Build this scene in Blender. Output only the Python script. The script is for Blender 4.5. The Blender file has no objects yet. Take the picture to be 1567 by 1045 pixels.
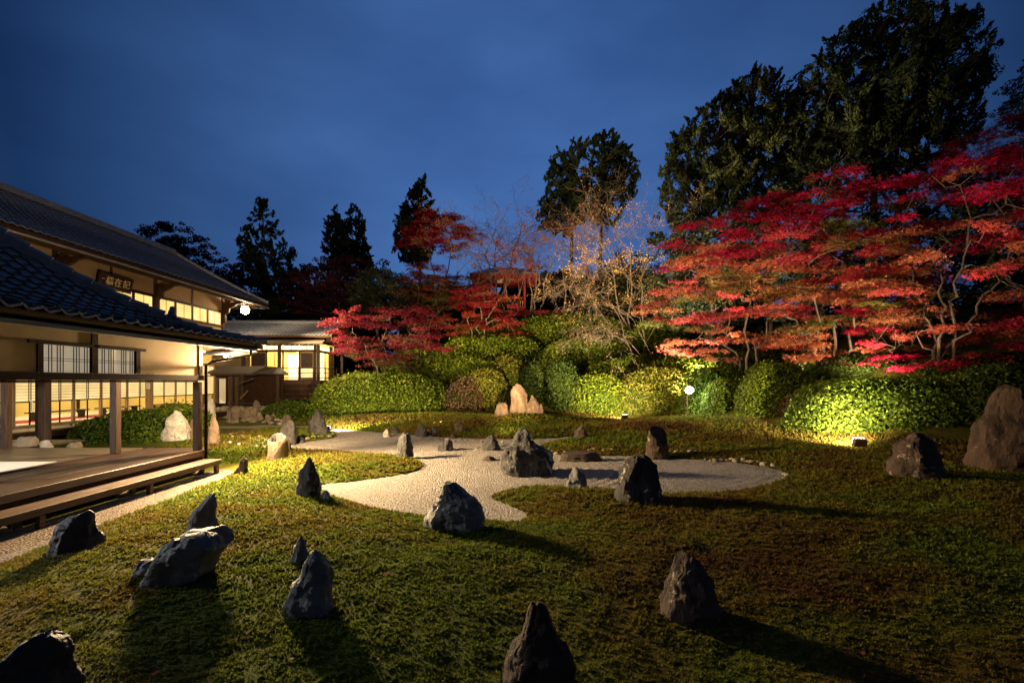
import bpy, math, random
import numpy as np
from mathutils import Vector, Matrix, Euler, noise as mn
R = math.radians
SC = bpy.context.scene
COL = SC.collection

# ------------------------------------------------------------------ camera, sky, sun, exposure
F, CX, HY, EYE = 696.4, 783.5, 583.0, 2.31      # focal length in photo pixels, vanishing point, eye height (m)
cam = bpy.data.cameras.new('camera')
cam.sensor_width = 36.0
cam.lens = 16.0
cam.shift_y = (HY - 522.5) / 1567.0
cam.clip_start = 0.1
cam.clip_end = 2000.0
camo = bpy.data.objects.new('camera', cam)
COL.objects.link(camo)
camo.location = (0, 0, EYE)
camo.rotation_euler = (R(90), 0, 0)
SC.camera = camo

SUN_EL, SUN_ROT = R(-3.0), R(20)
world = bpy.data.worlds.new('World')
SC.world = world
world.use_nodes = True
wn, wl = world.node_tree.nodes, world.node_tree.links
wn.clear()
wout = wn.new('ShaderNodeOutputWorld')
wbg = wn.new('ShaderNodeBackground')
wsky = wn.new('ShaderNodeTexSky')
wsky.sky_type = 'NISHITA'
wsky.sun_disc = False
wsky.sun_elevation = SUN_EL
wsky.sun_rotation = SUN_ROT
wsky.altitude = 60
wsky.air_density = 1.0
wsky.dust_density = 0.3
wsky.ozone_density = 4.0
# thin dusk cloud: soft large noise over the sky
wtc = wn.new('ShaderNodeTexCoord')
wmap = wn.new('ShaderNodeMapping')
wmap.inputs['Scale'].default_value = (1.0, 1.0, 2.6)
wno = wn.new('ShaderNodeTexNoise')
wno.inputs['Scale'].default_value = 1.7
wno.inputs['Detail'].default_value = 5.0
wno.inputs['Roughness'].default_value = 0.5
wramp = wn.new('ShaderNodeValToRGB')
wramp.color_ramp.elements[0].position = 0.38
wramp.color_ramp.elements[0].color = (0.70, 0.73, 0.77, 1)
wramp.color_ramp.elements[1].position = 0.66
wramp.color_ramp.elements[1].color = (1.16, 1.10, 1.04, 1)
wmul = wn.new('ShaderNodeMix'); wmul.data_type = 'RGBA'; wmul.blend_type = 'MULTIPLY'
wmul.inputs[0].default_value = 1.0
# dusk gradient: palest in the direction where the sun went down, deep blue away from it
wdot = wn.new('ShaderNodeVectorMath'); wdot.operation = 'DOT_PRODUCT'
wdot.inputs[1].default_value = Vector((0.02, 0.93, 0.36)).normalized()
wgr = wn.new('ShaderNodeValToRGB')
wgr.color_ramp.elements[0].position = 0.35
wgr.color_ramp.elements[0].color = (0.0110, 0.0190, 0.040, 1)  # unseen sky behind the camera, raised as fill for the near stones
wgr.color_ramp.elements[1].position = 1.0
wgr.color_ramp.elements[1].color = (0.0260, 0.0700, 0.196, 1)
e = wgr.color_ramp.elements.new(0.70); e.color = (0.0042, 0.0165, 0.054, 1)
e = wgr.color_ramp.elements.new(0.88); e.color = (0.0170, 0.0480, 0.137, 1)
wadd = wn.new('ShaderNodeMix'); wadd.data_type = 'RGBA'; wadd.blend_type = 'ADD'
wadd.inputs[0].default_value = 1.0
wsk = wn.new('ShaderNodeMix'); wsk.data_type = 'RGBA'; wsk.blend_type = 'MULTIPLY'
wsk.inputs[0].default_value = 1.0
wsk.inputs[7].default_value = (0.03, 0.03, 0.03, 1)
wl.new(wtc.outputs['Generated'], wmap.inputs[0])
wl.new(wmap.outputs[0], wno.inputs['Vector'])
wl.new(wno.outputs['Fac'], wramp.inputs[0])
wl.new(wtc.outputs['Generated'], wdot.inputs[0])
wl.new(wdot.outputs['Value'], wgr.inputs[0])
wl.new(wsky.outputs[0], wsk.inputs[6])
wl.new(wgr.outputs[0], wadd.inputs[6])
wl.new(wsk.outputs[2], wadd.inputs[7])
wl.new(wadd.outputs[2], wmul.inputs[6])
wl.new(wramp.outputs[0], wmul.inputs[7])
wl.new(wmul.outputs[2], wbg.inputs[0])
wbg.inputs[1].default_value = 1.0
wl.new(wbg.outputs[0], wout.inputs[0])

SC.view_settings.view_transform = 'Standard'
SC.view_settings.look = 'None'
SC.view_settings.gamma = 1.0
SC.view_settings.use_curve_mapping = False
SC.view_settings.exposure = 1.0
SC.render.engine = 'CYCLES'
SC.cycles.use_denoising = True
SC.cycles.use_adaptive_sampling = False
SC.cycles.max_bounces = 6
SC.cycles.diffuse_bounces = 3
SC.cycles.transmission_bounces = 4
SC.cycles.transparent_max_bounces = 6
SC.cycles.sample_clamp_indirect = 4.0
SC.cycles.caustics_reflective = False
SC.cycles.caustics_refractive = False

# ------------------------------------------------------------------ helpers
def P(u, v, d):
    """point seen at photo pixel (u, v) at distance d in front of the camera plane"""
    return Vector(((u - CX) / F * d, d, EYE - (v - HY) / F * d))

def tag(o, label=None, cat=None, group=None, kind=None):
    if label: o['label'] = label
    if cat: o['category'] = cat
    if group: o['group'] = group
    if kind: o['kind'] = kind
    return o

def thing(name, loc, label, cat, group=None):
    o = bpy.data.objects.new(name, None)
    o.empty_display_size = 0.2
    o.location = loc
    COL.objects.link(o)
    return tag(o, label, cat, group)

def wloc(o):
    v = Vector((0, 0, 0))
    while o is not None:
        v = v + o.location
        o = o.parent
    return v

def mesh_np(name, V, faces_flat, per, mat, tint=None, smooth=False, uv=None):
    """V (n,3); faces_flat (m*per) vertex indices, 'per' corners each"""
    me = bpy.data.meshes.new(name)
    V = np.ascontiguousarray(V, dtype=np.float32)
    I = np.ascontiguousarray(faces_flat, dtype=np.int32).ravel()
    m = len(I) // per
    me.vertices.add(len(V)); me.vertices.foreach_set('co', V.ravel())
    me.loops.add(len(I)); me.loops.foreach_set('vertex_index', I)
    me.polygons.add(m)
    me.polygons.foreach_set('loop_start', np.arange(m, dtype=np.int32) * per)
    if tint is not None:
        a = me.attributes.new('tint', 'FLOAT_COLOR', 'POINT')
        c = np.ones((len(V), 4), dtype=np.float32); c[:, :3] = tint
        a.data.foreach_set('color', c.ravel())
    me.update(calc_edges=True)
    if smooth:
        me.polygons.foreach_set('use_smooth', np.ones(m, dtype=bool))
    if mat: me.materials.append(mat)
    return me

def link(name, me, parent=None, loc=None):
    o = bpy.data.objects.new(name, me)
    COL.objects.link(o)
    if parent is not None: o.parent = parent
    if loc is not None: o.location = loc
    return o

class MB:
    """collects shapes (world coordinates) into one mesh"""
    def __init__(s): s.v = []; s.f = []
    def add(s, vs, fs):
        b = len(s.v)
        s.v += [tuple(x) for x in vs]
        s.f += [tuple(i + b for i in f) for f in fs]
        return s
    def box(s, x0, x1, y0, y1, z0, z1):
        vs = [(x0,y0,z0),(x1,y0,z0),(x1,y1,z0),(x0,y1,z0),(x0,y0,z1),(x1,y0,z1),(x1,y1,z1),(x0,y1,z1)]
        return s.add(vs, [(0,3,2,1),(4,5,6,7),(0,1,5,4),(1,2,6,5),(2,3,7,6),(3,0,4,7)])
    def beam(s, a, b, w, h, up=(0,0,1)):
        a, b = Vector(a), Vector(b)
        d = (b - a).normalized(); u = Vector(up)
        r = d.cross(u)
        r = r.normalized() if r.length > 1e-5 else Vector((1,0,0))
        u = r.cross(d).normalized()
        vs = []
        for p in (a, b):
            for i, j in ((-1,-1),(1,-1),(1,1),(-1,1)):
                vs.append(p + r * (i * w / 2) + u * (j * h / 2))
        return s.add(vs, [(0,1,2,3),(7,6,5,4),(0,4,5,1),(1,5,6,2),(2,6,7,3),(3,7,4,0)])
    def tube(s, pts, rad, n=6, cap=True):
        pts = [Vector(p) for p in pts]
        rings = []
        b = len(s.v)
        for i, p in enumerate(pts):
            t = (pts[min(i+1, len(pts)-1)] - pts[max(i-1, 0)])
            t = t.normalized() if t.length > 1e-9 else Vector((0,0,1))
            a = t.cross(Vector((0.31, 0.87, 0.21))).normalized()
            c = t.cross(a)
            r = rad[i] if hasattr(rad, '__len__') else rad
            for k in range(n):
                q = 2 * math.pi * k / n
                s.v.append(tuple(p + a * (r * math.cos(q)) + c * (r * math.sin(q))))
        for i in range(len(pts) - 1):
            for k in range(n):
                k2 = (k + 1) % n
                s.f.append((b+i*n+k, b+i*n+k2, b+(i+1)*n+k2, b+(i+1)*n+k))
        if cap:
            s.f.append(tuple(b + k for k in reversed(range(n))))
            s.f.append(tuple(b + (len(pts)-1)*n + k for k in range(n)))
        return s
    def prism(s, poly, axis, c0, c1):
        """poly of 2D points extruded along axis 0 (x), 1 (y) or 2 (z)"""
        n = len(poly)
        def put(p, c):
            return {0: (c, p[0], p[1]), 1: (p[0], c, p[1]), 2: (p[0], p[1], c)}[axis]
        vs = [put(p, c0) for p in poly] + [put(p, c1) for p in poly]
        fs = [tuple(range(n)), tuple(range(2*n-1, n-1, -1))]
        for i in range(n):
            j = (i + 1) % n
            fs.append((i, i + n, j + n, j))
        return s.add(vs, fs)
    def ball(s, c, r, nu=12, nv=8, sq=(1,1,1)):
        c = Vector(c); b = len(s.v)
        for j in range(nv + 1):
            th = math.pi * j / nv
            for i in range(nu):
                ph = 2 * math.pi * i / nu
                s.v.append((c.x + sq[0]*r*math.sin(th)*math.cos(ph), c.y + sq[1]*r*math.sin(th)*math.sin(ph), c.z + sq[2]*r*math.cos(th)))
        for j in range(nv):
            for i in range(nu):
                i2 = (i+1) % nu
                s.f.append((b+j*nu+i, b+(j+1)*nu+i, b+(j+1)*nu+i2, b+j*nu+i2))
        return s
    def build(s, name, mat, parent=None, origin=None, smooth=False, bevel=0.0, sharp=None):
        """parent given: vertices become local to it; else a top-level mesh with its origin at 'origin'"""
        o0 = wloc(parent) if parent is not None else Vector(origin or (0,0,0))
        me = bpy.data.meshes.new(name)
        me.from_pydata([(x - o0.x, y - o0.y, z - o0.z) for x, y, z in s.v], [], s.f)
        me.update()
        import bmesh
        bm = bmesh.new(); bm.from_mesh(me)
        bmesh.ops.recalc_face_normals(bm, faces=bm.faces[:])
        bm.to_mesh(me); bm.free()
        if mat: me.materials.append(mat)
        if smooth:
            me.polygons.foreach_set('use_smooth', [True] * len(me.polygons))
            if sharp: me.set_sharp_from_angle(angle=R(sharp))
        o = link(name, me, parent, None if parent is not None else o0)
        if bevel:
            m = o.modifiers.new('edge', 'BEVEL'); m.width = bevel; m.segments = 1; m.limit_method = 'ANGLE'
        return o

def box(name, mat, parent, x0, x1, y0, y1, z0, z1, bevel=0.0):
    return MB().box(x0, x1, y0, y1, z0, z1).build(name, mat, parent, bevel=bevel)

# ------------------------------------------------------------------ materials
def node_mat(name):
    m = bpy.data.materials.new(name)
    m.use_nodes = True
    nt = m.node_tree
    nt.nodes.clear()
    out = nt.nodes.new('ShaderNodeOutputMaterial')
    return m, nt.nodes, nt.links, out

def pm(name, c1, c2, scale=4.0, rough=0.85, bump=0.3, bscale=None, spots=None, stretch=None, detail=6.0, metal=0.0, attr=False, bdist=0.02, spec=0.3):
    """two-tone noise colour + bump; spots=(colour, scale, threshold) adds lichen or stains"""
    m, N, L, out = node_mat(name)
    b = N.new('ShaderNodeBsdfPrincipled')
    b.inputs['Roughness'].default_value = rough
    b.inputs['Metallic'].default_value = metal
    b.inputs['Specular IOR Level'].default_value = spec
    tc = N.new('ShaderNodeTexCoord')
    mp = N.new('ShaderNodeMapping')
    if stretch: mp.inputs['Scale'].default_value = stretch
    L.new(tc.outputs['Object'], mp.inputs[0])
    no = N.new('ShaderNodeTexNoise')
    no.inputs['Scale'].default_value = scale
    no.inputs['Detail'].default_value = detail
    no.inputs['Roughness'].default_value = 0.62
    L.new(mp.outputs[0], no.inputs['Vector'])
    rp = N.new('ShaderNodeValToRGB')
    rp.color_ramp.elements[0].position = 0.32; rp.color_ramp.elements[0].color = (*c1, 1)
    rp.color_ramp.elements[1].position = 0.68; rp.color_ramp.elements[1].color = (*c2, 1)
    L.new(no.outputs['Fac'], rp.inputs[0])
    colour = rp.outputs[0]
    if spots:
        sc, ss, st = spots
        n2 = N.new('ShaderNodeTexNoise')
        n2.inputs['Scale'].default_value = ss; n2.inputs['Detail'].default_value = 5.0
        n2.inputs['Roughness'].default_value = 0.7
        L.new(tc.outputs['Object'], n2.inputs['Vector'])
        r2 = N.new('ShaderNodeValToRGB')
        r2.color_ramp.elements[0].position = st; r2.color_ramp.elements[0].color = (0,0,0,1)
        r2.color_ramp.elements[1].position = min(st + 0.05, 1); r2.color_ramp.elements[1].color = (1,1,1,1)
        L.new(n2.outputs['Fac'], r2.inputs[0])
        mx = N.new('ShaderNodeMix'); mx.data_type = 'RGBA'
        L.new(r2.outputs[0], mx.inputs[0]); L.new(colour, mx.inputs[6])
        mx.inputs[7].default_value = (*sc, 1)
        colour = mx.outputs[2]
    if attr:
        at = N.new('ShaderNodeAttribute'); at.attribute_name = 'tint'
        mx = N.new('ShaderNodeMix'); mx.data_type = 'RGBA'; mx.blend_type = 'MULTIPLY'; mx.inputs[0].default_value = 1.0
        L.new(colour, mx.inputs[6]); L.new(at.outputs['Color'], mx.inputs[7])
        colour = mx.outputs[2]
    L.new(colour, b.inputs['Base Color'])
    if bump:
        nb = N.new('ShaderNodeTexNoise')
        nb.inputs['Scale'].default_value = bscale or scale * 4
        nb.inputs['Detail'].default_value = 6.0; nb.inputs['Roughness'].default_value = 0.65
        L.new(mp.outputs[0], nb.inputs['Vector'])
        bp = N.new('ShaderNodeBump')
        bp.inputs['Strength'].default_value = bump; bp.inputs['Distance'].default_value = bdist
        L.new(nb.outputs['Fac'], bp.inputs['Height'])
        L.new(bp.outputs[0], b.inputs['Normal'])
    L.new(b.outputs[0], out.inputs[0])
    return m

def leaf_mat(name, transl=0.35, rough=0.65):
    """leaf colour comes from each leaf's own tint"""
    m, N, L, out = node_mat(name)
    at = N.new('ShaderNodeAttribute'); at.attribute_name = 'tint'
    b = N.new('ShaderNodeBsdfPrincipled')
    b.inputs['Roughness'].default_value = rough
    b.inputs['Specular IOR Level'].default_value = 0.12
    t = N.new('ShaderNodeBsdfTranslucent')
    L.new(at.outputs['Color'], b.inputs['Base Color']); L.new(at.outputs['Color'], t.inputs[0])
    mx = N.new('ShaderNodeMixShader'); mx.inputs[0].default_value = transl
    L.new(b.outputs[0], mx.inputs[1]); L.new(t.outputs[0], mx.inputs[2])
    L.new(mx.outputs[0], out.inputs[0])
    return m

def glow_mat(name, col, strength):
    m, N, L, out = node_mat(name)
    e = N.new('ShaderNodeEmission')
    e.inputs[0].default_value = (*col, 1); e.inputs[1].default_value = strength
    L.new(e.outputs[0], out.inputs[0])
    return m

def paper_mat(name, col, strength):
    """shoji paper lit from the room behind: mottled glow"""
    m, N, L, out = node_mat(name)
    b = N.new('ShaderNodeBsdfPrincipled'); b.inputs['Roughness'].default_value = 0.9
    b.inputs['Base Color'].default_value = (0.7, 0.66, 0.55, 1)
    tc = N.new('ShaderNodeTexCoord')
    no = N.new('ShaderNodeTexNoise'); no.inputs['Scale'].default_value = 1.3; no.inputs['Detail'].default_value = 3
    L.new(tc.outputs['Object'], no.inputs['Vector'])
    mr = N.new('ShaderNodeMapRange')
    mr.inputs[1].default_value = 0.3; mr.inputs[2].default_value = 0.7
    mr.inputs[3].default_value = strength * 0.72; mr.inputs[4].default_value = strength * 1.15
    L.new(no.outputs['Fac'], mr.inputs[0])
    b.inputs['Emission Color'].default_value = (*col, 1)
    L.new(mr.outputs[0], b.inputs['Emission Strength'])
    L.new(b.outputs[0], out.inputs[0])
    return m

M = {}
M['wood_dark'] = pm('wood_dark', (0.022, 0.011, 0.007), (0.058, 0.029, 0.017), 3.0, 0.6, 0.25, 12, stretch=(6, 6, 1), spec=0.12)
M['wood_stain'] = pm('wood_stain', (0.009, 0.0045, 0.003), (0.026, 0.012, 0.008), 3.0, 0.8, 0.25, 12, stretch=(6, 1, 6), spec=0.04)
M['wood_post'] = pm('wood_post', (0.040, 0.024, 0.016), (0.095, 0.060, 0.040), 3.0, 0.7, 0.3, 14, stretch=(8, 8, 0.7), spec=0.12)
M['wood_deck'] = pm('wood_deck', (0.026, 0.014, 0.010), (0.085, 0.050, 0.036), 2.2, 0.42, 0.25, 14, stretch=(9, 0.6, 9), spec=0.2)
M['wood_bench'] = pm('wood_bench', (0.042, 0.024, 0.017), (0.125, 0.078, 0.056), 2.2, 0.5, 0.3, 14, stretch=(9, 0.6, 9), spec=0.2)
M['wood_floor'] = pm('wood_floor', (0.075, 0.055, 0.034), (0.14, 0.105, 0.066), 3.0, 0.4, 0.15, 14, stretch=(0.7, 8, 8), spec=0.12)
M['tatami'] = pm('tatami', (0.50, 0.50, 0.44), (0.58, 0.58, 0.50), 30, 0.8, 0.2, 120, stretch=(1, 12, 1))
M['plaster'] = pm('plaster', (0.20, 0.14, 0.076), (0.34, 0.25, 0.15), 0.9, 0.9, 0.2, 40)
M['plaster_far'] = pm('plaster_far', (0.24, 0.155, 0.085), (0.32, 0.215, 0.125), 0.8, 0.9, 0.05, 30)
M['tile'] = pm('tile', (0.062, 0.066, 0.074), (0.17, 0.18, 0.20), 9.0, 0.36, 0.25, 40, spec=0.6)
M['ridge_tile'] = pm('ridge_tile', (0.11, 0.12, 0.135), (0.22, 0.235, 0.26), 6.0, 0.4, 0.25, 40, spec=0.6)
M['copper'] = pm('copper', (0.16, 0.17, 0.18), (0.27, 0.28, 0.29), 3.0, 0.4, 0.05, 30, metal=0.3)
M['bark_roof'] = pm('bark_roof', (0.040, 0.028, 0.019), (0.090, 0.066, 0.045), 4.0, 0.8, 0.4, 30, stretch=(6, 1, 1))
M['red_paint'] = pm('red_paint', (0.13, 0.006, 0.009), (0.20, 0.012, 0.014), 5.0, 0.55, 0.15, 30)
M['carpet'] = pm('carpet', (0.32, 0.02, 0.03), (0.45, 0.03, 0.04), 8, 0.9, 0.1)
M['black_wood'] = pm('black_wood', (0.012, 0.010, 0.009), (0.030, 0.024, 0.020), 6, 0.4, 0.1)
M['ochre_wall'] = pm('ochre_wall', (0.56, 0.43, 0.16), (0.66, 0.52, 0.21), 1.5, 0.9, 0.05)
M['pale_wood'] = pm('pale_wood', (0.24, 0.15, 0.085), (0.40, 0.27, 0.15), 3, 0.6, 0.15, 14, stretch=(6, 6, 0.8), spec=0.12)
M['paper_white'] = pm('paper_white', (0.75, 0.74, 0.70), (0.82, 0.81, 0.78), 3, 0.9, 0.0)
M['paper_dim'] = paper_mat('paper_dim', (1.0, 0.86, 0.66), 0.13)
M['shoji_warm'] = paper_mat('shoji_warm', (1.0, 0.70, 0.25), 0.44)
M['shoji_upper'] = paper_mat('shoji_upper', (1.0, 0.66, 0.19), 0.62)
M['shoji_bright'] = paper_mat('shoji_bright', (1.0, 0.78, 0.36), 1.15)
M['ink'] = pm('ink', (0.02, 0.02, 0.02), (0.03, 0.03, 0.03), 5, 0.8, 0)
M['gilt'] = pm('gilt', (0.62, 0.50, 0.30), (0.75, 0.62, 0.38), 8, 0.5, 0.1)
M['lamp_metal'] = pm('lamp_metal', (0.10, 0.06, 0.04), (0.17, 0.10, 0.07), 10, 0.45, 0.1, metal=0.5)
M['stone_dark'] = pm('stone_dark', (0.030, 0.030, 0.030), (0.19, 0.185, 0.18), 2.3, 0.62, 0.9, 9, spots=((0.34, 0.34, 0.31), 4.2, 0.60), stretch=(1.5, 1.5, 0.55), bdist=0.07, spec=0.4)
M['stone_black'] = pm('stone_black', (0.010, 0.009, 0.009), (0.050, 0.044, 0.041), 2.6, 0.6, 0.9, 10, spots=((0.20, 0.20, 0.18), 4.0, 0.63), stretch=(1.5, 1.5, 0.55), bdist=0.07, spec=0.4)
M['stone_lichen'] = pm('stone_lichen', (0.010, 0.009, 0.009), (0.050, 0.044, 0.040), 2.6, 0.7, 0.9, 10, spots=((0.42, 0.41, 0.37), 2.6, 0.58), stretch=(1.5, 1.5, 0.55), bdist=0.07)
M['stone_brown'] = pm('stone_brown', (0.028, 0.019, 0.014), (0.10, 0.066, 0.047), 1.9, 0.8, 0.9, 9, spots=((0.34, 0.31, 0.26), 4.6, 0.61), stretch=(1.5, 1.5, 0.55), bdist=0.07)
M['stone_umber'] = pm('stone_umber', (0.016, 0.010, 0.007), (0.072, 0.044, 0.030), 1.6, 0.85, 0.9, 8, spots=((0.16, 0.13, 0.10), 5.0, 0.64), stretch=(1.6, 1.6, 0.6), bdist=0.07)
M['stone_pale'] = pm('stone_pale', (0.060, 0.038, 0.024), (0.20, 0.140, 0.092), 2.6, 0.85, 0.9, 8, spots=((0.12, 0.08, 0.055), 2.2, 0.60), stretch=(1.4, 1.4, 0.5), bdist=0.07)
M['stone_white'] = pm('stone_white', (0.20, 0.17, 0.13), (0.60, 0.56, 0.48), 3.0, 0.85, 0.8, 10, spots=((0.13, 0.12, 0.11), 3.0, 0.58), bdist=0.07)
M['stone_wall'] = pm('stone_wall', (0.15, 0.115, 0.08), (0.33, 0.27, 0.19), 3.0, 0.85, 0.8, 12, bdist=0.03)
M['bark'] = pm('bark', (0.050, 0.033, 0.023), (0.13, 0.092, 0.066), 5, 0.9, 0.6, 18, stretch=(3, 3, 0.6))
M['bark_pale'] = pm('bark_pale', (0.10, 0.075, 0.052), (0.22, 0.17, 0.12), 5, 0.9, 0.5, 18, stretch=(3, 3, 0.8))
M['leaf'] = leaf_mat('leaf', 0.35)
M['needle'] = leaf_mat('needle', 0.12, 0.7)
M['moss_blade'] = leaf_mat('moss_blade', 0.42, 0.8)
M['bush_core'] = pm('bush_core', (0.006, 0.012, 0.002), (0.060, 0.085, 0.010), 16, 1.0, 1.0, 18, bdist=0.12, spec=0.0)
# ------------------------------------------------------------------ ground
def rng(seed): return np.random.RandomState(seed)

def gp(u, v, z=0.0):
    d = (EYE - z) * F / (v - HY)
    return ((u - CX) / F * d, d)

GRAVEL_PX = [(300,652),(380,652),(407,650),(468,651.5),(505,655),(560,660),(600,663),(660,668),(720,671),(770,672),(820,672),(869,668.5),(925,668),
 (890,671),(862,674),(836,679),(824,685),(838,691),(862,696),(910,698),(958,697),(989,700.6),(1020,701),(1062,703),(1103,705),(1148,711),(1182,717),(1200,723),(1206,729),
 (1182,739),(1141,750),(1100,754),(1044,755.6),(1000,757),(941,750),(900,748),(865,746),(820,744),(786,748),(756,756),(749,762),(769,770),(790,779),(807,788),(803,796),(776,799),(741,796),
 (690,796),(644,789),(621,786),(568,777),(530,766),(506,758),(490,748),(489,743),(497,740),(530,738),(568,733),(608,727),(637,721),(649,714),(645,708),(629,702),(608,698),(554,695),(487,690.5),(447,688.5),(438,684),
 (452,678),(476,675),(506,671),(517,666),(506,662.5),(471,658),(380,656),(300,656)]
GRAVEL = np.array([gp(u, v) for u, v in GRAVEL_PX])
PATH = np.array([(-7.36, 1.5), (-6.30, 1.5), (-6.46, 5.75), (-6.62, 7.5), (-6.66, 9.0), (-6.8, 10.0), (-6.78, 10.8), (-7.0, 11.5), (-7.36, 11.7)])

def sdist(poly, X, Y):
    """signed distance to a polygon: negative inside"""
    X = np.asarray(X, dtype=float); Y = np.asarray(Y, dtype=float)
    d2 = np.full(X.shape, 1e9); ins = np.zeros(X.shape, dtype=bool)
    n = len(poly)
    for i in range(n):
        ax, ay = poly[i]; bx, by = poly[(i + 1) % n]
        ex, ey = bx - ax, by - ay
        t = np.clip(((X - ax) * ex + (Y - ay) * ey) / (ex * ex + ey * ey + 1e-12), 0, 1)
        d2 = np.minimum(d2, (X - ax - t * ex) ** 2 + (Y - ay - t * ey) ** 2)
        c = ((ay > Y) != (by > Y)) & (X < ex * (Y - ay) / (ey if abs(ey) > 1e-12 else 1e-12) + ax)
        ins ^= c
    d = np.sqrt(d2)
    return np.where(ins, -d, d)

def lump(X, Y, k, seed):
    """cheap smooth pseudo-noise in about -1..1"""
    r = rng(seed); z = np.zeros(np.shape(X)); a = 0
    for i in range(7):
        th = r.uniform(0, 6.283); f = k * r.uniform(0.6, 2.2); ph = r.uniform(0, 6.283); w = 1.0 / (0.6 + f / k)
        z = z + w * np.sin((X * math.cos(th) + Y * math.sin(th)) * f + ph + 1.3 * np.sin((X * math.sin(th) - Y * math.cos(th)) * f * 0.7 + ph * 2)); a += w
    return z / a * 1.6

# foot of the hedges: the hillside starts behind this line
FOOT = [(-60, 44), (-24, 44), (-12.5, 34), (-10.5, 29.5), (-6, 27.5), (2, 27), (7.5, 29), (9.3, 26), (9.2, 21.5), (10.0, 19.3), (10.9, 17.6), (11.6, 15.9), (12.4, 14.8), (14.6, 14.3), (20, 13.8), (60, 12)]
HILLP = np.array(FOOT + [(60, 300), (-60, 300)])
MOUNDS = [(0.6, 23.4, 4.2, 1.7, 0.36), (-5.5, 25.2, 4.5, 1.6, 0.30), (5.2, 19.0, 3.6, 2.4, 0.30), (8.0, 21.5, 3.0, 3.0, 0.28), (10.0, 15.5, 2.5, 3.0, 0.12),
          (-5.0, 11.9, 1.9, 1.1, 0.14), (2.0, 8.7, 2.2, 0.9, 0.06), (-9.5, 16.8, 2.0, 1.2, 0.10), (-1.2, 5.4, 3.0, 1.6, 0.07), (6.0, 6.5, 3.5, 2.0, 0.10), (-4.0, 6.6, 1.6, 1.3, 0.06)]

def gz(X, Y):
    X = np.asarray(X, dtype=float); Y = np.asarray(Y, dtype=float)
    sg = sdist(GRAVEL, X, Y); sp = sdist(PATH, X, Y)
    s = np.minimum(sg, sp)
    rise = np.where(s > 0, 0.02 * (1 - np.exp(-s / 0.05)) + 0.10 * (1 - np.exp(-s / 0.7)), np.maximum(s * 0.9, -0.12))
    ramp = np.clip(s / 1.0, 0, 1); ramp = ramp * ramp * (3 - 2 * ramp)
    m = np.zeros(X.shape)
    for (mx, my, rx, ry, h) in MOUNDS:
        m = m + h * np.exp(-((X - mx) / rx) ** 2 - ((Y - my) / ry) ** 2)
    z = rise + ramp * (m + 0.035 * lump(X, Y, 1.1, 3)) + np.clip(s, 0, 1) * (0.020 * lump(X, Y, 4.5, 5) + 0.010 * lump(X, Y, 13.0, 6))
    # earth under and behind the buildings
    bld = 1 / (1 + np.exp((X + 7.5) * 8)) * (1 / (1 + np.exp((Y - 13.2) * 4)))
    z = z * (1 - bld) + bld * (-0.02)
    sh = -sdist(HILLP, X, Y)                      # metres behind the hedge foot
    right = 1 / (1 + np.exp(-(X - 9.5) * 0.9))
    slope = 0.50 * (1 - right) + 0.40 * right
    hill = np.where(sh > 0, 0.25 * (1 - np.exp(-sh / 1.0)) + slope * np.maximum(sh - 0.6, 0), 0.0)
    top = 7.9 + 0.25 * lump(X, Y, 0.25, 9)
    left = 1 / (1 + np.exp((X + 13) * 0.8))
    hill = hill * (1 - 0.75 * left)
    hill = top - np.log1p(np.exp((top - hill) * 1.5)) / 1.5
    hill = np.where(sh > 0, np.maximum(hill, 0), 0)
    near = np.clip((sh + 2.5) / 2.5, 0, 1)
    return z + hill + 0.22 * near * near * (sh <= 0) * np.clip(s, 0, 1) + np.where(sh > 0, 0.22, 0)

def g1(x, y): return float(gz(np.array([x]), np.array([y]))[0])

def hit(u, v, dmax=60.0):
    """where the ray of photo pixel (u, v) meets the ground"""
    d = np.arange(2.8, dmax, 0.03)
    X = (u - CX) / F * d; Z = EYE - (v - HY) / F * d
    g = np.maximum(gz(X, d), np.where((sdist(GRAVEL, X, d) < 0) | (sdist(PATH, X, d) < 0), 0.0, -9))
    k = np.nonzero(Z <= g)[0]
    i = k[0] if len(k) else len(d) - 1
    return float(X[i]), float(d[i]), float(g[i])

def axis(parts):
    out = []
    for a, b, st in parts:
        out += list(np.arange(a, b, st))
    return np.array(out + [parts[-1][1]])

xs = axis([(-400, -60, 40), (-60, -24, 2.0), (-24, -9, 0.5), (-9, 17, 0.14), (17, 30, 0.6), (30, 60, 3), (60, 400, 40)])
ys = axis([(-40, -4, 4), (-4, 2.4, 0.5), (2.4, 12, 0.12), (12, 27, 0.17), (27, 50, 0.5), (50, 80, 3), (80, 500, 40)])
GX, GY = np.meshgrid(xs, ys)
GZ = gz(GX, GY)
nx, ny = len(xs), len(ys)

def moss_patch(X, Y):
    """0 = lush green, 1 = dry red-brown moss"""
    a = 0.5 + 0.48 * lump(X, Y, 0.9, 21) + 0.34 * lump(X, Y, 3.6, 22) - 0.24 + 0.18 / (1 + np.exp(-(X - 2.5) * 0.9))
    return np.clip(a, 0, 1)

def moss_tint(X, Y, r=None):
    p = moss_patch(X, Y)[..., None]
    g = np.array([0.088, 0.112, 0.012]); ol = np.array([0.112, 0.090, 0.013]); br = np.array([0.080, 0.040, 0.015])
    c = np.where(p < 0.5, g + (ol - g) * (p * 2), ol + (br - ol) * ((p - 0.5) * 2))
    return c

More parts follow.
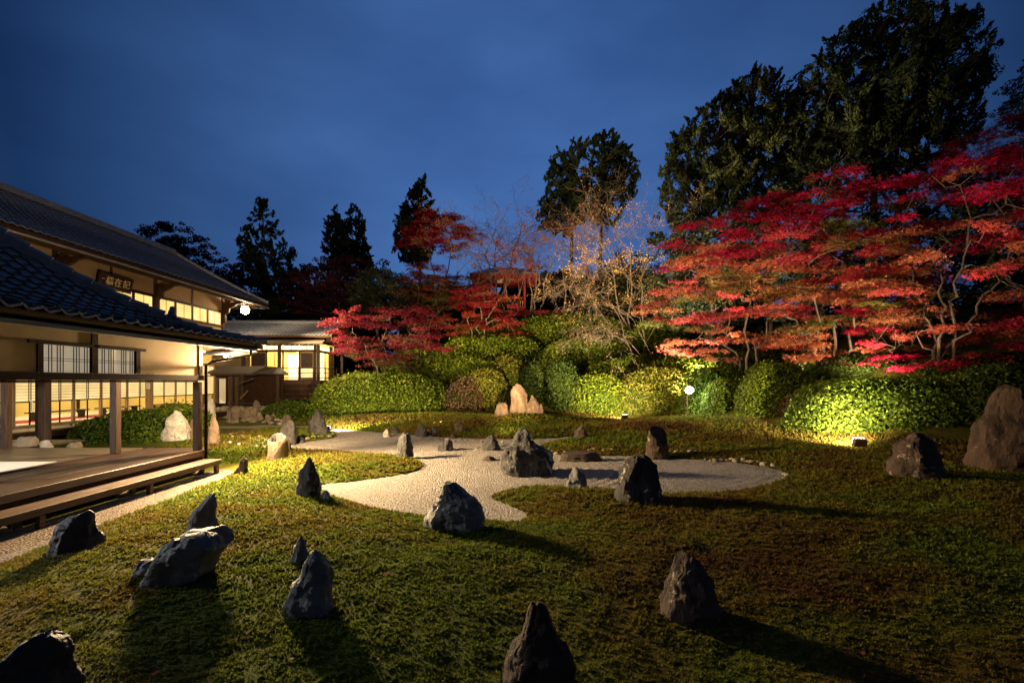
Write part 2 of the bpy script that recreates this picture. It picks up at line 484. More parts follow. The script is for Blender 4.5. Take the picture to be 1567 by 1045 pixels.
M['moss'] = pm('moss', (0.55, 0.55, 0.5), (1.25, 1.25, 1.15), 14, 0.95, 1.0, 45, attr=True, bdist=0.05, spec=0.1)
idx = np.arange(nx * ny).reshape(ny, nx)
quads = np.stack([idx[:-1, :-1], idx[:-1, 1:], idx[1:, 1:], idx[1:, :-1]], -1).reshape(-1, 4)
V = np.stack([GX, GY, GZ], -1).reshape(-1, 3)
ground = link('moss_ground', mesh_np('moss_ground', V, quads, 4, M['moss'], tint=moss_tint(GX, GY).reshape(-1, 3), smooth=True))
tag(ground, kind='structure')

# ---- raked gravel: ridges follow the shore
def gravel_mat(name, c1, c2):
    m, N, L, out = node_mat(name)
    b = N.new('ShaderNodeBsdfPrincipled'); b.inputs['Roughness'].default_value = 0.9
    b.inputs['Specular IOR Level'].default_value = 0.2
    tc = N.new('ShaderNodeTexCoord')
    vo = N.new('ShaderNodeTexVoronoi'); vo.inputs['Scale'].default_value = 30
    L.new(tc.outputs['Object'], vo.inputs['Vector'])
    rp = N.new('ShaderNodeValToRGB')
    rp.color_ramp.elements[0].color = (*c1, 1); rp.color_ramp.elements[1].color = (*c2, 1)
    L.new(vo.outputs['Color'], rp.inputs[0])
    no = N.new('ShaderNodeTexNoise'); no.inputs['Scale'].default_value = 1.2; no.inputs['Detail'].default_value = 4
    L.new(tc.outputs['Object'], no.inputs['Vector'])
    mr = N.new('ShaderNodeMapRange'); mr.inputs[3].default_value = 0.75; mr.inputs[4].default_value = 1.2
    L.new(no.outputs['Fac'], mr.inputs[0])
    mx = N.new('ShaderNodeMix'); mx.data_type = 'RGBA'; mx.blend_type = 'MULTIPLY'; mx.inputs[0].default_value = 1
    L.new(rp.outputs[0], mx.inputs[6]); L.new(mr.outputs[0], mx.inputs[7])
    L.new(mx.outputs[2], b.inputs['Base Color'])
    bp = N.new('ShaderNodeBump'); bp.inputs['Strength'].default_value = 1.0; bp.inputs['Distance'].default_value = 0.045
    bp.invert = True
    L.new(vo.outputs['Distance'], bp.inputs['Height']); L.new(bp.outputs[0], b.inputs['Normal'])
    L.new(b.outputs[0], out.inputs[0])
    return m
M['gravel'] = gravel_mat('gravel', (0.15, 0.132, 0.115), (0.40, 0.365, 0.325))
M['path_gravel'] = gravel_mat('path_gravel', (0.07, 0.052, 0.042), (0.20, 0.155, 0.125))

def sheet(name, poly, x0, x1, y0, y1, st, zf, mat, margin=0.25):
    ax, ay = np.arange(x0, x1, st), np.arange(y0, y1, st)
    A, B = np.meshgrid(ax, ay)
    sd = sdist(poly, A, B)
    Z = zf(A, B, sd)
    keep = sd < margin
    id0 = np.arange(A.size).reshape(A.shape)
    k = keep[:-1, :-1] | keep[1:, 1:] | keep[:-1, 1:] | keep[1:, :-1]
    q = np.stack([id0[:-1, :-1][k], id0[:-1, 1:][k], id0[1:, 1:][k], id0[1:, :-1][k]], -1)
    used = np.unique(q); remap = np.zeros(A.size, dtype=np.int32); remap[used] = np.arange(len(used))
    V = np.stack([A, B, Z], -1).reshape(-1, 3)[used]
    o = link(name, mesh_np(name, V, remap[q], 4, mat, smooth=True))
    return tag(o, kind='structure')

RAKE_C = [(0.15, 11.9), (-1.0, 7.9), (2.6, 9.0), (-3.3, 14.2)]
def rake(X, Y, sd):
    zone = np.clip(0.25 + 0.9 * lump(X, Y, 0.5, 31), 0.0, 1.0)
    dist = -sd
    for cx, cy in RAKE_C[:1]:
        rr = np.hypot(X - cx, Y - cy)
        dist = np.where(rr < 3.4, rr, dist)
    z = 0.022 * (0.25 + 0.75 * zone) * np.sin(dist * 2 * math.pi / 0.26)
    edge = np.clip(-sd / 0.10, 0, 1)
    return z * edge + 0.006 * lump(X, Y, 7, 33)
sheet('raked_gravel', GRAVEL, -19.0, 9.0, 7.3, 25.0, 0.075, rake, M['gravel'])
sheet('gravel_path', PATH, -7.6, -6.1, 1.4, 12, 0.08, lambda X, Y, s: 0.015 + 0.008 * lump(X, Y, 7, 34), M['path_gravel'])

# ---- moss blades: countless, one object
def moss_stuff():
    r = rng(77)
    n = 450000
    lo, hi = math.log(2.3), math.log(29.0)
    d = np.exp(r.uniform(lo, hi, n))
    X = r.uniform(-1, 1, n) * (1.2 * d + 1.6)
    X = np.where(np.abs(X) > 17, np.sign(X) * r.uniform(0, 17, n), X)
    ok = (sdist(GRAVEL, X, d) > 0.0) & (sdist(PATH, X, d) > 0.0) & (X > -7.0) | ((X <= -7.0) & (d > 12.8) & (X > -11.5) & (sdist(GRAVEL, X, d) > 0))
    ok &= sdist(HILLP, X, d) > -0.3
    X, d = X[ok], d[ok]
    Z = gz(X, d)
    # keep denser where a clump noise says so: tufted, uneven surface
    cl = np.clip(0.5 + 0.30 * lump(X, d, 16.0, 41) + 0.50 * lump(X, d, 62.0, 42), 0, 1)
    k = r.uniform(0, 1, len(X)) < 0.15 + 0.85 * cl
    X, d, Z, cl = X[k], d[k], Z[k], cl[k]
    n = len(X)
    size = 0.0056 * d ** 0.88 * r.uniform(0.7, 1.35, n)
    col = moss_tint(X, d)
    p = moss_patch(X, d)
    col = col * r.uniform(0.6, 1.5, (n, 1)) * (1 + 0.5 * (cl - 0.5))[:, None]
    VV, TT = [], []
    nb = 3
    for b in range(nb):
        a = r.uniform(0, 6.283, n)
        lean = r.uniform(0.3, 1.1, n)
        c, s = np.cos(a), np.sin(a)
        base = np.stack([X, d, Z - 0.004], -1)
        tip = base + np.stack([c * lean, s * lean, r.uniform(0.35, 0.9, n) + 0.8 * cl], -1) * size[:, None]
        side = np.stack([-s, c, np.zeros(n)], -1) * (size * 0.42)[:, None]
        VV.append(np.stack([base + side, base - side, tip], 1))
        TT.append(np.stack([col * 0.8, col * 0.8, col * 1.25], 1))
    V = np.concatenate(VV).reshape(-1, 3); T = np.concatenate(TT).reshape(-1, 3)
    o = link('moss', mesh_np('moss', V, np.arange(len(V)), 3, M['moss_blade'], tint=T))
    tag(o, 'green and rusty brown hair moss covering the garden ground', 'moss', kind='stuff')
moss_stuff()

def fallen():
    r = rng(91); n = 420
    d = r.uniform(3.4, 22, n); X = r.uniform(-1.1, 1.1, n) * d
    ok = (X > -7.0) & (X < 12) & (sdist(HILLP, X, d) > 0.3)
    X, d = X[ok], d[ok]; n = len(X)
    Z = np.maximum(gz(X, d) + 0.022, 0.022)
    a = r.uniform(0, 6.283, n); s = r.uniform(0.018, 0.036, n)
    c = np.stack([X, d, Z], -1)
    u = np.stack([np.cos(a), np.sin(a), r.normal(0, .3, n)], -1) * s[:, None]; w = np.stack([-np.sin(a), np.cos(a), r.normal(0, .3, n)], -1) * (s * .6)[:, None]
    V = np.stack([c - u, c + w, c + u, c - w], 1).reshape(-1, 3)
    pal = np.array([(.30, .03, .02), (.36, .12, .04), (.30, .20, .09), (.16, .06, .03)])
    T = np.repeat(pal[r.randint(0, 4, n)] * r.uniform(.6, 1.3, (n, 1)), 4, axis=0)
    o = link('fallen_leaves', mesh_np('fallen_leaves', V, np.arange(len(V)), 4, M['moss_blade'], tint=T))
    tag(o, 'scattered fallen red and tan leaves on the moss and gravel', 'fallen leaves', kind='stuff')
fallen()
# ------------------------------------------------------------------ standing stones
PROF = {
 'tooth': [(0,.12,.95),(.15,0,1),(.35,.03,.97),(.6,.15,.85),(.8,.3,.7),(.93,.4,.58),(1,.45,.52)],
 'arch':  [(0,0,1),(.3,.04,1),(.6,.16,.94),(.85,.34,.76),(1,.46,.62)],
 'block': [(0,.02,.98),(.2,0,1),(.6,.03,.97),(.85,.08,.9),(1,.2,.75)],
 'lump':  [(0,0,1),(.3,.02,.98),(.6,.1,.9),(.85,.25,.72),(1,.4,.58)],
 'post':  [(0,.0,.95),(.2,0,.97),(.6,.03,1),(.85,.03,.95),(.95,.06,.72),(1,.14,.42)],
 'trap':  [(0,0,.98),(.3,.04,1),(.5,.1,.97),(.72,.18,.84),(.85,.25,.68),(.94,.31,.57),(1,.37,.48)],
 'slab':  [(0,.05,.55),(.15,0,.7),(.35,.1,.75),(.6,.22,.85),(.8,.3,1),(.93,.38,1),(1,.5,.9)],
 'double':[(0,0,1),(.25,0,.97),(.4,.05,.93),(.5,.15,.9),(.6,.3,.88),(.8,.4,.78),(.93,.47,.68),(1,.52,.6)],
 'hunch': [(0,0,1),(.3,.02,.95),(.5,.1,.9),(.65,.25,.8),(.8,.3,.68),(.92,.33,.6),(1,.4,.5)],
 'egg':   [(0,.15,.9),(.1,.02,1),(.35,0,1),(.6,.1,.9),(.8,.2,.75),(.93,.28,.6),(1,.36,.5)],
 'knob':  [(0,.02,.98),(.1,0,1),(.35,0,1),(.5,.02,.96),(.6,.06,.86),(.67,.18,.68),(.73,.23,.60),(.9,.25,.58),(1,.33,.5)],
 'ridge': [(0,0,1),(.15,.02,1),(.33,.1,.99),(.6,.15,.94),(.8,.2,.86),(.92,.26,.78),(1,.4,.64)],
 'shark': [(0,0,1),(.2,.02,1),(.45,.2,.98),(.7,.42,.95),(.9,.6,.93),(1,.7,.88)],
 'spire': [(0,.0,1),(.25,.03,.97),(.55,.12,.9),(.8,.22,.85),(.93,.27,.8),(1,.35,.68)],
}
def stone(name, u0, u1, vt, vb, prof, mat, label=None, seed=0, dr=0.75, cuts=13, rough=0.085, lod=1, d=None, parent=None, cat='rock', group=None, sink=0.10, yaw=0.0, z0=None):
    """a boulder whose front outline follows prof; real depth, faceted by cut planes"""
    r = rng(seed + 1000)
    uc = (u0 + u1) / 2
    if d is None:
        X, dd, g = hit(uc, vb)
    else:
        dd = d
    W0 = (u1 - u0) / F * dd
    dc = dd + W0 * dr * 0.35
    W = (u1 - u0) / F * dc
    xc = (uc - CX) / F * dc
    ztop = EYE - (vt - HY) / F * dc
    zb = (g1(xc, dc) if z0 is None else z0)
    if sdist(GRAVEL, np.array([xc]), np.array([dc]))[0] < 0 and z0 is None: zb = 0.0
    zb -= sink
    H = ztop - zb
    nk, ns = (int(22 * lod), int(34 * lod))
    ts = np.linspace(0, 1, nk) ** 0.9
    pt, pl, pr = zip(*PROF[prof])
    wmax = max(b - a for a, b in zip(pl, pr))
    pts = []
    ex = 2 / r.uniform(2.3, 3.2)
    off = r.uniform(0, 6.28)
    for t in ts:
        l = np.interp(t, pt, pl); rr = np.interp(t, pt, pr)
        cx = ((l + rr) / 2 - 0.5) * W; hw = (rr - l) / 2 * W
        hd = dr * W / 2 * ((rr - l) / wmax) ** 0.75
        ydrift = dr * W * 0.12 * math.sin(off) * t
        for k in range(ns):
            a = 2 * math.pi * k / ns
            c, s = math.cos(a), math.sin(a)
            pts.append((cx + hw * math.copysign(abs(c) ** ex, c), ydrift + hd * math.copysign(abs(s) ** ex, s), t * H))
    pts.append((((pl[-1] + pr[-1]) / 2 - 0.5) * W, 0, H * 1.01))
    A = np.array(pts)
    cen = np.array([0, 0, H * 0.42])
    cuts = {'knob': 1, 'double': 5, 'slab': 5, 'trap': 4, 'ridge': 4, 'hunch': 6}.get(prof, cuts)
    for i in range(cuts):
        th = r.uniform(0, 6.283); el = r.uniform(-0.15, 0.7)
        n = np.array([math.cos(th) * math.cos(el), math.sin(th) * math.cos(el), math.sin(el)])
        if abs(n[0]) > 0.8 and r.uniform() < 0.6: continue
        pr_ = (A - cen) @ n
        o = pr_.max() * r.uniform(0.76, 0.94)
        s = np.maximum(pr_ - o, 0)
        A = A - s[:, None] * n * 0.9
    sc = min(W, H)
    so = Vector((seed * 3.1, seed * 1.7, seed * 0.9))
    for i in range(len(A)):
        p = Vector(A[i]); q = p / sc
        dv = Vector(A[i] - cen * np.array([0, 0, 1])); dv = dv.normalized() if dv.length > 0 else Vector((0, 0, 1))
        f = mn.fractal(q * 2.2 + so, 0.85, 2.1, 5)
        rd = abs(mn.noise(Vector((q.x * 2.5, q.y * 2.5, q.z * 0.9)) + so * 2)) 
        A[i] += np.array(dv) * (f * rough * 1.0 - rd * rough * 1.3 + rough * 0.2 - max(0, 0.10 - abs(mn.noise(Vector((q.x * 5.1, q.y * 5.1, q.z * 2.7)) + so * 3))) * rough * 2.2) * sc
    # keep the measured width and height after carving
    lo, hi = A[:, 0].min(), A[:, 0].max()
    A[:, 0] = (A[:, 0] - lo) / (hi - lo) * W - W / 2
    A[:, 2] = A[:, 2] * (H / A[:, 2].max())
    faces = []
    for j in range(nk - 1):
        for k in range(ns):
            k2 = (k + 1) % ns
            faces.append((j*ns+k, j*ns+k2, (j+1)*ns+k2, (j+1)*ns+k))
    top = nk * ns
    for k in range(ns):
        faces.append(((nk-1)*ns+k, (nk-1)*ns+(k+1) % ns, top))
    me = bpy.data.meshes.new(name)
    if yaw:
        c, s = math.cos(yaw), math.sin(yaw)
        A[:, :2] = np.stack([A[:, 0]*c - A[:, 1]*s, A[:, 0]*s + A[:, 1]*c], -1)
    me.from_pydata([tuple(p) for p in A], [], faces); me.update()
    me.polygons.foreach_set('use_smooth', [True] * len(faces))
    me.set_sharp_from_angle(angle=R(20))
    me.materials.append(mat)
    w = Vector((xc, dc, zb))
    o = link(name, me, parent, w - wloc(parent) if parent else w)
    if label: tag(o, label, cat, group)
    return o

SD, SB, SL, SN, SP, SW = M['stone_dark'], M['stone_black'], M['stone_lichen'], M['stone_brown'], M['stone_pale'], M['stone_white']
STONES = [
 # u0, u1, vtop, vbase, profile, material, label, seed, depth ratio, lod
 (78,153,783,846,'lump',SB,'black lumpy boulder between the gravel path and the moss',1,.8,1.5),
 (283,334,754,817,'shark',SD,'dark pointed upright stone just behind the tilted flat-topped slab',2,.6,1.4),
 (230,343,811,896,'slab',SD,'blue-grey tilted boulder with a flat overhanging top and pale scuffed face',3,.7,1.8),
 (203,242,854,881,'block',SD,'small flat block lying against the left foot of the tilted boulder',4,.8,1.2),
 (445,473,818,860,'tooth',SD,'small dark pointed stone behind the two-peaked stone in the near moss',5,.8,1.2),
 (432,512,842,943,'double',SD,'two-peaked dark stone in the near moss with a low shoulder to its left',6,.7,1.8),
 (-30,112,962,1090,'shark',SB,'black boulder cut off by the bottom left corner',7,.8,1.8),
 (769,886,917,1075,'hunch',M['stone_umber'],'hunched brown-black boulder cut off by the bottom edge of the view',8,.8,2.0),
 (1013,1101,847,957,'egg',SN,'egg-shaped pointed stone with a tan left face, alone in the dark near moss',9,.75,1.9),
 (450,492,698,761,'tooth',SB,'black shark-tooth stone standing at the tip of the front gravel tongue',10,.6,1.5),
 (488,508,750,763,'lump',SD,'small dark stone at the right foot of the shark-tooth stone',11,.8,1),
 (645,743,735,811,'trap',SD,'big charcoal boulder with a peaked left top beside the front gravel',12,.65,2.0),
 (358,379,697,726,'shark',SN,'small brown wedge stone at the end of the step bench',13,.8,1.2),
 (428,453,641,680,'egg',SB,'black rounded upright stone behind the pale hollow stump-like stone',15,.7,1.2),
 (432,449,634,662,'post',SN,'rough grey-brown upright stone peeping over the black rounded upright stone',16,.7,1),
 (432,446,670,691,'lump',SN,'small brown stone at the foot of the black rounded upright stone',17,.8,1),
 (470,504,626,665,'arch',SB,'black arched stone in front of the round low hedge at the gravel bend',18,.6,1.3),
 (454,467,668,678,'lump',SB,'tiny black stone on the moss strip beside the black arched stone',19,.8,1),
 (607,632,662,701,'block',SB,'black upright block stone standing at the tip of the moss tongue in the gravel',20,.8,1.3),
 (670,694,672,690,'block',SB,'low black notched stone lying in the middle of the raked gravel',21,.8,1),
 (738,766,665,690,'lump',SB,'squat black stone in the gravel left of the knob-headed boulder',22,.8,1.2),
 (735,761,697,705,'lump',SN,'low flat stone barely rising from the gravel, left of the knob-headed boulder',23,.9,1),
 (766,849,655,728,'knob',SB,'largest black boulder in the gravel, with a round knob for a head',24,.75,1.9),
 (866,899,714,748,'lump',SD,'small grey stone at the gravel edge between the knob-headed and the lichen-spotted boulders',25,.8,1.3),
 (937,1013,694,767,'ridge',SL,'dark craggy boulder spotted with white lichen at the gravel edge',26,.7,1.9),
 (857,925,690,706,'block',SN,'long low log-like brown stone lying in the gravel',27,.4,1.2),
 (989,1024,651,703,'post',SN,'tall brown standing stone with a rounded top behind the lichen-spotted boulder',28,.7,1.4),
 (876,902,650,671,'arch',SN,'small grey-brown stone at the far tip of the narrow gravel inlet',29,.7,1),
 (585,598,656,669,'tooth',SW,'tiny white pointed stone at the far gravel shore',30,.8,1),
 (597,612,653,663,'lump',SB,'tiny dark stone right of the white pointed one on the far shore',31,.8,1),
 (634,655,649,668,'arch',SB,'dark arched stone in the row along the far gravel shore',32,.7,1),
 (656,672,652,664,'lump',SB,'small black stone right of the dark arched stone on the far shore',33,.8,1),
 (686,701,662,671,'lump',SN,'small flat brown stone at the water line of the far gravel shore',34,.8,1),
 (695,713,645,661,'block',SP,'pale tan small stone on the far moss bank left of the stone triad',35,.7,1),
 (1361,1438,661,732,'lump',SN,'grey-brown rounded boulder with a cleft, in the moss right of the ground floodlight',36,.75,1.8),
 (1489,1590,588,722,'spire',M['stone_umber'],'huge brown boulder at the right edge in front of the long hedge',37,.7,2.0),
 (250,290,627,674,'tooth',SW,'white-patched pointed stone seen through the open hall beside the clipped shrub',38,.7,1.3),
 (288,303,637,671,'arch',SP,'tan stone partly hidden by the corner post, right of the white-patched stone',39,.7,1.2),
 (313,329,608,660,'post',SW,'tall bright white stone seen just past the hall corner post',40,.7,1.2),
 (317,336,636,680,'arch',SP,'rounded tan stone in front of the tall bright white one',41,.7,1.2),
 (755,768,638,648,'lump',SP,'low tan stone at the front left foot of the stone triad',44,.8,1),
 (757,779,616,646,'block',SP,'short pale stone left of the tallest stone on the mound',42,.7,1.3),
 (780,807,587,639,'post',SP,'tallest pale stone of the lit group on the mound',43,.75,1.6),
 (802,828,604,643,'egg',SP,'pale pointed stone right of the tallest stone on the mound',45,.7,1.5),
 (819,833,618,643,'arch',SP,'small tan stone tucked at the right side of the lit group on the mound',46,.7,1.1),
]
TRIAD_D = 23.3
for (u0, u1, vt, vb, pf, mt, lb, sd_, dr, lod) in STONES:
    kw = {}
    if 42 <= sd_ <= 46: kw = dict(d=TRIAD_D + (vb < 644) * 0.45, rough=0.06, cuts=14, sink=0.15)
    stone('garden_stone', u0, u1, vt, vb, pf, mt, lb, sd_, dr, lod=lod, **kw)

# hollow stump-like stone: a pale shell with a dark scooped top
def stump_stone():
    X, d, g = hit(417, 705)
    c = Vector((X, d + 0.25, g - 0.05))
    W, H = 31 / F * d, 39 / F * d
    r = rng(5); mb = MB(); n = 20
    rings = [(0, .52), (.25, .5), (.5, .47), (.75, .45), (.95, .43), (1.0, .37), (.93, .30), (.6, .24), (.45, .1)]
    for (t, w) in rings:
        for k in range(n):
            a = 2 * math.pi * k / n
            q = 1 + 0.12 * math.sin(3 * a + t * 2) + 0.06 * r.uniform(-1, 1)
            top = 1 - 0.28 * (0.5 - 0.5 * math.sin(a)) * (t > 0.6)
            mb.v.append((c.x + W * w * q * math.cos(a), c.y + W * 0.8 * w * q * math.sin(a), c.z + H * 1.1 * t * top))
    for j in range(len(rings) - 1):
        for k in range(n):
            k2 = (k + 1) % n
            mb.f.append((j*n+k, j*n+k2, (j+1)*n+k2, (j+1)*n+k))
    mb.f.append(tuple((len(rings)-1)*n + k for k in range(n)))
    root = thing('garden_stone', c, 'pale stump-like stone with a dark hollow top beside the bright moss', 'rock')
    sh = MB(); sh.v = mb.v[:6 * n]; sh.f = [f for f in mb.f if max(f) < 6 * n]
    sh.build('shell', M['stone_pale'], root, smooth=True, sharp=40)
    ho = MB(); ho.v = mb.v[5 * n:]; ho.f = [tuple(i - 5 * n for i in f) for f in mb.f if min(f) >= 5 * n]
    ho.build('hollow', M['stone_black'], root, smooth=True)
stump_stone()

# pebbles that edge the moss banks
def pebbles():
    r = rng(12)
    lines = [([(838,691),(862,695),(900,689),(935,690)], 10, 1.0), ([(1000,689),(1045,692),(1070,690)], 9, 1.0), ([(1080,704),(1115,705),(1150,708),(1182,713)], 14, 1.15),
             ([(1195,736),(1206,728),(1198,722)], 6, 1.0), ([(660,672),(720,675),(770,676)], 12, .8), ([(700,660),(745,668)], 5, .7),
             ([(350,668),(385,672),(412,676)], 12, .9), ([(346,678),(380,681),(408,684)], 9, .8), ([(462,671),(490,669),(506,667)], 7, .9), ([(372,644),(410,646),(440,650)], 9, 1.0), ([(395,634),(412,638),(430,644)], 7, 1.0)]
    protos = []
    for k in range(5):
        A = []; n = 8
        mb = MB().ball((0, 0, 0), 0.5, 8, 5, (1, .8, .62))
        q = [Vector(v) for v in mb.v]
        mb.v = [tuple(v * (1 + 0.22 * mn.noise(v * 2.3 + Vector((k * 5.3, 0, 1))))) for v in q]
        me = bpy.data.meshes.new('edging_pebble'); me.from_pydata(mb.v, [], mb.f); me.update()
        me.polygons.foreach_set('use_smooth', [True] * len(me.polygons))
        me.materials.append(M['stone_white'] if k % 2 else M['stone_wall'])
        protos.append(me)
    spots = []
    where = ['under the low moss bank behind the log-like stone', 'at the foot of the tall brown standing stone', 'along the shore right of the tall brown standing stone', 'at the pointed right tip of the raked gravel',
             'on the far gravel shore below the pale lit stones', 'on the far bank above the shore pebbles', 'on the moss bank behind the hall corner post, upper row', 'on the moss bank behind the hall corner post, lower row',
             'on the moss strip beside the black arched stone', 'on the pale gravel strip before the stone platform', 'at the foot of the round low hedge']
    for li, (pl, n, s) in enumerate(lines):
        us = np.linspace(0, len(pl) - 1.001, n)
        for t in us:
            i = int(t); f = t - i
            u = pl[i][0] + (pl[i+1][0] - pl[i][0]) * f + r.uniform(-3, 3); v = pl[i][1] + (pl[i+1][1] - pl[i][1]) * f + r.uniform(-1.6, 1.6)
            spots.append((u, v, s, where[li]))
    for (u, v, s, wh) in spots:
        X, d, g = hit(u, v)
        sz = s * r.uniform(5, 11) / F * d
        o = link('edging_pebble', protos[r.randint(5)], None, (X, d, g + sz * 0.12))
        o.scale = (sz, sz * r.uniform(.7, 1.1), sz * r.uniform(.7, 1.0)); o.rotation_euler = (r.uniform(-.2, .2), r.uniform(-.2, .2), r.uniform(0, 6.28))
        tag(o, 'pale rounded pebble ' + wh, 'pebble', 'pebbles ' + wh)
pebbles()
M['weathered'] = pm('weathered', (0.10, 0.105, 0.115), (0.17, 0.18, 0.195), 3.0, 0.7, 0.2, 14, stretch=(9, 0.5, 9))
# ------------------------------------------------------------------ near hall (left front)
FZ = 0.56                                             # floor level
hall = thing('temple_hall', (-8, 8, 0), 'open timber temple hall with grey tiled roof and veranda at the near left', 'temple')
WX = -7.84                                            # outer wall and veranda edge
# roof: concave slope rising from the eave
EX, EY1 = -6.6, 12.15
def rz(t): return 3.30 + 0.05 * t + 0.145 * t * t
def tile_mesh(name, w, l, mat):
    n = 8; vs = []; fs = []
    prof = [(i / n, 0.020 * math.cos(i / n * 2 * math.pi * 0.98) + (0.022 if i / n > 0.80 else 0)) for i in range(n + 1)]
    for (yy, zz) in ((0, 0.034), (l, 0.0)):            # front (low) lip, back edge
        for (a, h) in prof: vs.append((yy, (a - 0.5) * w, h + zz))
    for (a, h) in prof: vs.append((0, (a - 0.5) * w, h - 0.002))
    m = n + 1
    for i in range(n):
        fs.append((i, i+1, m+i+1, m+i)); fs.append((2*m+i, 2*m+i+1, i+1, i))
    me = bpy.data.meshes.new(name); me.from_pydata(vs, [], fs); me.update(); me.materials.append(mat)
    me.polygons.foreach_set('use_smooth', [True] * len(fs)); me.set_sharp_from_angle(angle=R(50))
    return me
def near_roof():
    TW, TL = 0.27, 0.235
    me = tile_mesh('roof_tile', TW * 1.03, TL * 1.15, M['tile'])
    # row positions measured along the curved slope
    ts = [0.0]
    while ts[-1] < 4.1:
        t = ts[-1]; ds = math.hypot(1, 0.05 + 0.29 * t); ts.append(t + TL / ds)
    spots = []
    for t in ts:
        y = 2.2
        while y < EY1 - t - 0.10:
            spots.append((t, y)); y += TW
    def px(t, y):
        return CX + (EX - t) / y * F
    vis = [s for s in spots if px(*s) > -15]
    vis.sort(key=lambda s: s[1])
    near = set(vis[:298])
    rest = MB(); r = rng(3)
    src = [v.co.copy() for v in me.vertices]; fsrc = [tuple(p.vertices) for p in me.polygons]
    for (t, y) in spots:
        sl = math.atan(0.05 + 0.29 * t)
        ro = Euler((r.uniform(-.02, .02), 0, 0)).to_matrix() @ Matrix.Rotation(math.pi, 3, 'Z')
        ro = Matrix.Rotation(sl, 3, 'Y') @ Matrix.Rotation(math.pi, 3, 'Z') @ Euler((r.uniform(-.025, .025), r.uniform(-.012, .012), r.uniform(-.01, .01))).to_matrix()
        p = Vector((EX - t, y + r.uniform(-.006, .006), rz(t) + r.uniform(-.004, .004)))
        if (t, y) in near:
            o = link('roof_tile', me, hall, p - hall.location); o.rotation_euler = ro.to_euler()
        else:
            rest.add([ro @ c + p for c in src], fsrc)
    o = rest.build('roof_tiles', M['tile'], hall); tag(o, kind='stuff')
    # roof body under the tiles, closed slab with the hip end and the far slope
    mb = MB(); K = 10
    tt = np.linspace(0.03, 4.2, K)
    for i in range(K - 1):
        a, b = tt[i], tt[i+1]
        for dz0, dz1 in ((-0.03, -0.16),):
            vs = []
            for t in (a, b):
                for y in (1.5, EY1 - t):
                    for dz in (dz0, dz1): vs.append((EX - t, y, rz(t) + dz))
            mb.add(vs, [(0,2,6,4),(1,5,7,3),(0,1,3,2),(4,6,7,5),(2,3,7,6),(0,4,5,1)])
        # hip end (faces the courtyard)
        vs = []
        for t in (a, b):
            for x in (EX - t, -22.0 + t * 0):
                for dz in (dz0, dz1): vs.append((x, EY1 - t, rz(t) + dz))
        mb.add(vs, [(0,4,6,2),(1,3,7,5),(0,2,3,1),(4,5,7,6)])
    mb.box(-22, EX - 4.2, 1.5, EY1 - 4.2, rz(4.2) - 0.25, rz(4.2) - 0.03)
    mb.build('roof_deck', M['wood_dark'], hall)
    # hip ridge: overlapping rounded caps on a stack of flat tiles
    L0 = 0.32
    t = -0.02; k = 0
    base = MB()
    while t < 4.0:
        t2 = t + 0.22
        a = Vector((EX - t, EY1 - t, rz(max(t, 0)) + 0.09)); b = Vector((EX - t2, EY1 - t2, rz(t2) + 0.09))
        hi = 0.0 if t < 1.45 else 0.05
        up = Vector((0, 0, 1))
        mb = MB().tube([a + up * (hi + .02), a + up * (hi + .02) + (b - a) * 0.12, b + up * (hi - .005)], [0.088, 0.082, 0.076], 10)
        mb.build('ridge_tile', M['ridge_tile'], hall, smooth=True, sharp=50)
        mb = MB()
        for q in range(-2, 2 if hi == 0 else 3):
            mb.beam(a + up * (-0.05 + q * 0.034), b + up * (-0.05 + q * 0.034), 0.24 - 0.012 * (q % 2), 0.028)
        mb.build('ridge_course', M['ridge_tile'], hall)
        t = t2; k += 1
    # demon-face ridge-end ornament with a rounded head
    c = Vector((EX - 1.44, EY1 - 1.44, rz(1.44) + 0.14))
    mb = MB().ball(c + Vector((0.03, 0.03, 0.20)), 0.062, 10, 8).ball(c + Vector((0.02, 0.02, 0.08)), 0.115, 10, 8, (.7, .7, 1.1))
    mb.beam(c + Vector((-.05, -.05, .02)), c + Vector((.07, .07, -.03)), 0.24, 0.12)
    mb.ball(c + Vector((0.12, -0.03, -0.01)), 0.06, 8, 6).ball(c + Vector((-0.03, 0.12, -0.01)), 0.06, 8, 6)
    mb.build('ridge_ornament', M['tile'], hall, smooth=True, sharp=50)
    # fascia, rafters, gutter
    box('fascia', M['wood_dark'], hall, EX - 0.10, EX - 0.045, 1.5, EY1 - 0.12, 3.195, 3.285)
    box('eave_board', M['weathered'], hall, EX - 0.11, EX - 0.03, 1.5, EY1 - 0.30, 3.075, 3.192)
    y = 2.0
    while y < EY1 - 0.5:
        MB().beam((EX - 0.13, y, 3.235), (WX + 0.05, y, 3.30), 0.055, 0.06).build('rafter', M['wood_dark'], hall)
        y += 0.45
    MB().beam((EX - 0.14, 1.5, 3.255), (EX - 0.14, EY1 - .2, 3.255), 0.012, 0.01).build('eave_batten', M['wood_dark'], hall)
    g = MB(); n = 8
    for y in (1.5, 11.55):
        for i in range(n + 1):
            a = math.pi + math.pi * i / n
            g.v.append((EX + 0.02 + 0.062 * math.cos(a), y, 3.27 + 0.068 * math.sin(a)))
        for i in range(n, -1, -1):
            a = math.pi + math.pi * i / n
            g.v.append((EX + 0.02 + 0.052 * math.cos(a), y, 3.27 + 0.058 * math.sin(a)))
    m = 2 * (n + 1)
    for i in range(m):
        j = (i + 1) % m
        g.f.append((i, j, m + j, m + i))
    g.f.append(tuple(range(m))); g.f.append(tuple(range(2*m-1, m-1, -1)))
    g.build('gutter', M['wood_dark'], hall, smooth=True, sharp=50)
    y = 2.5
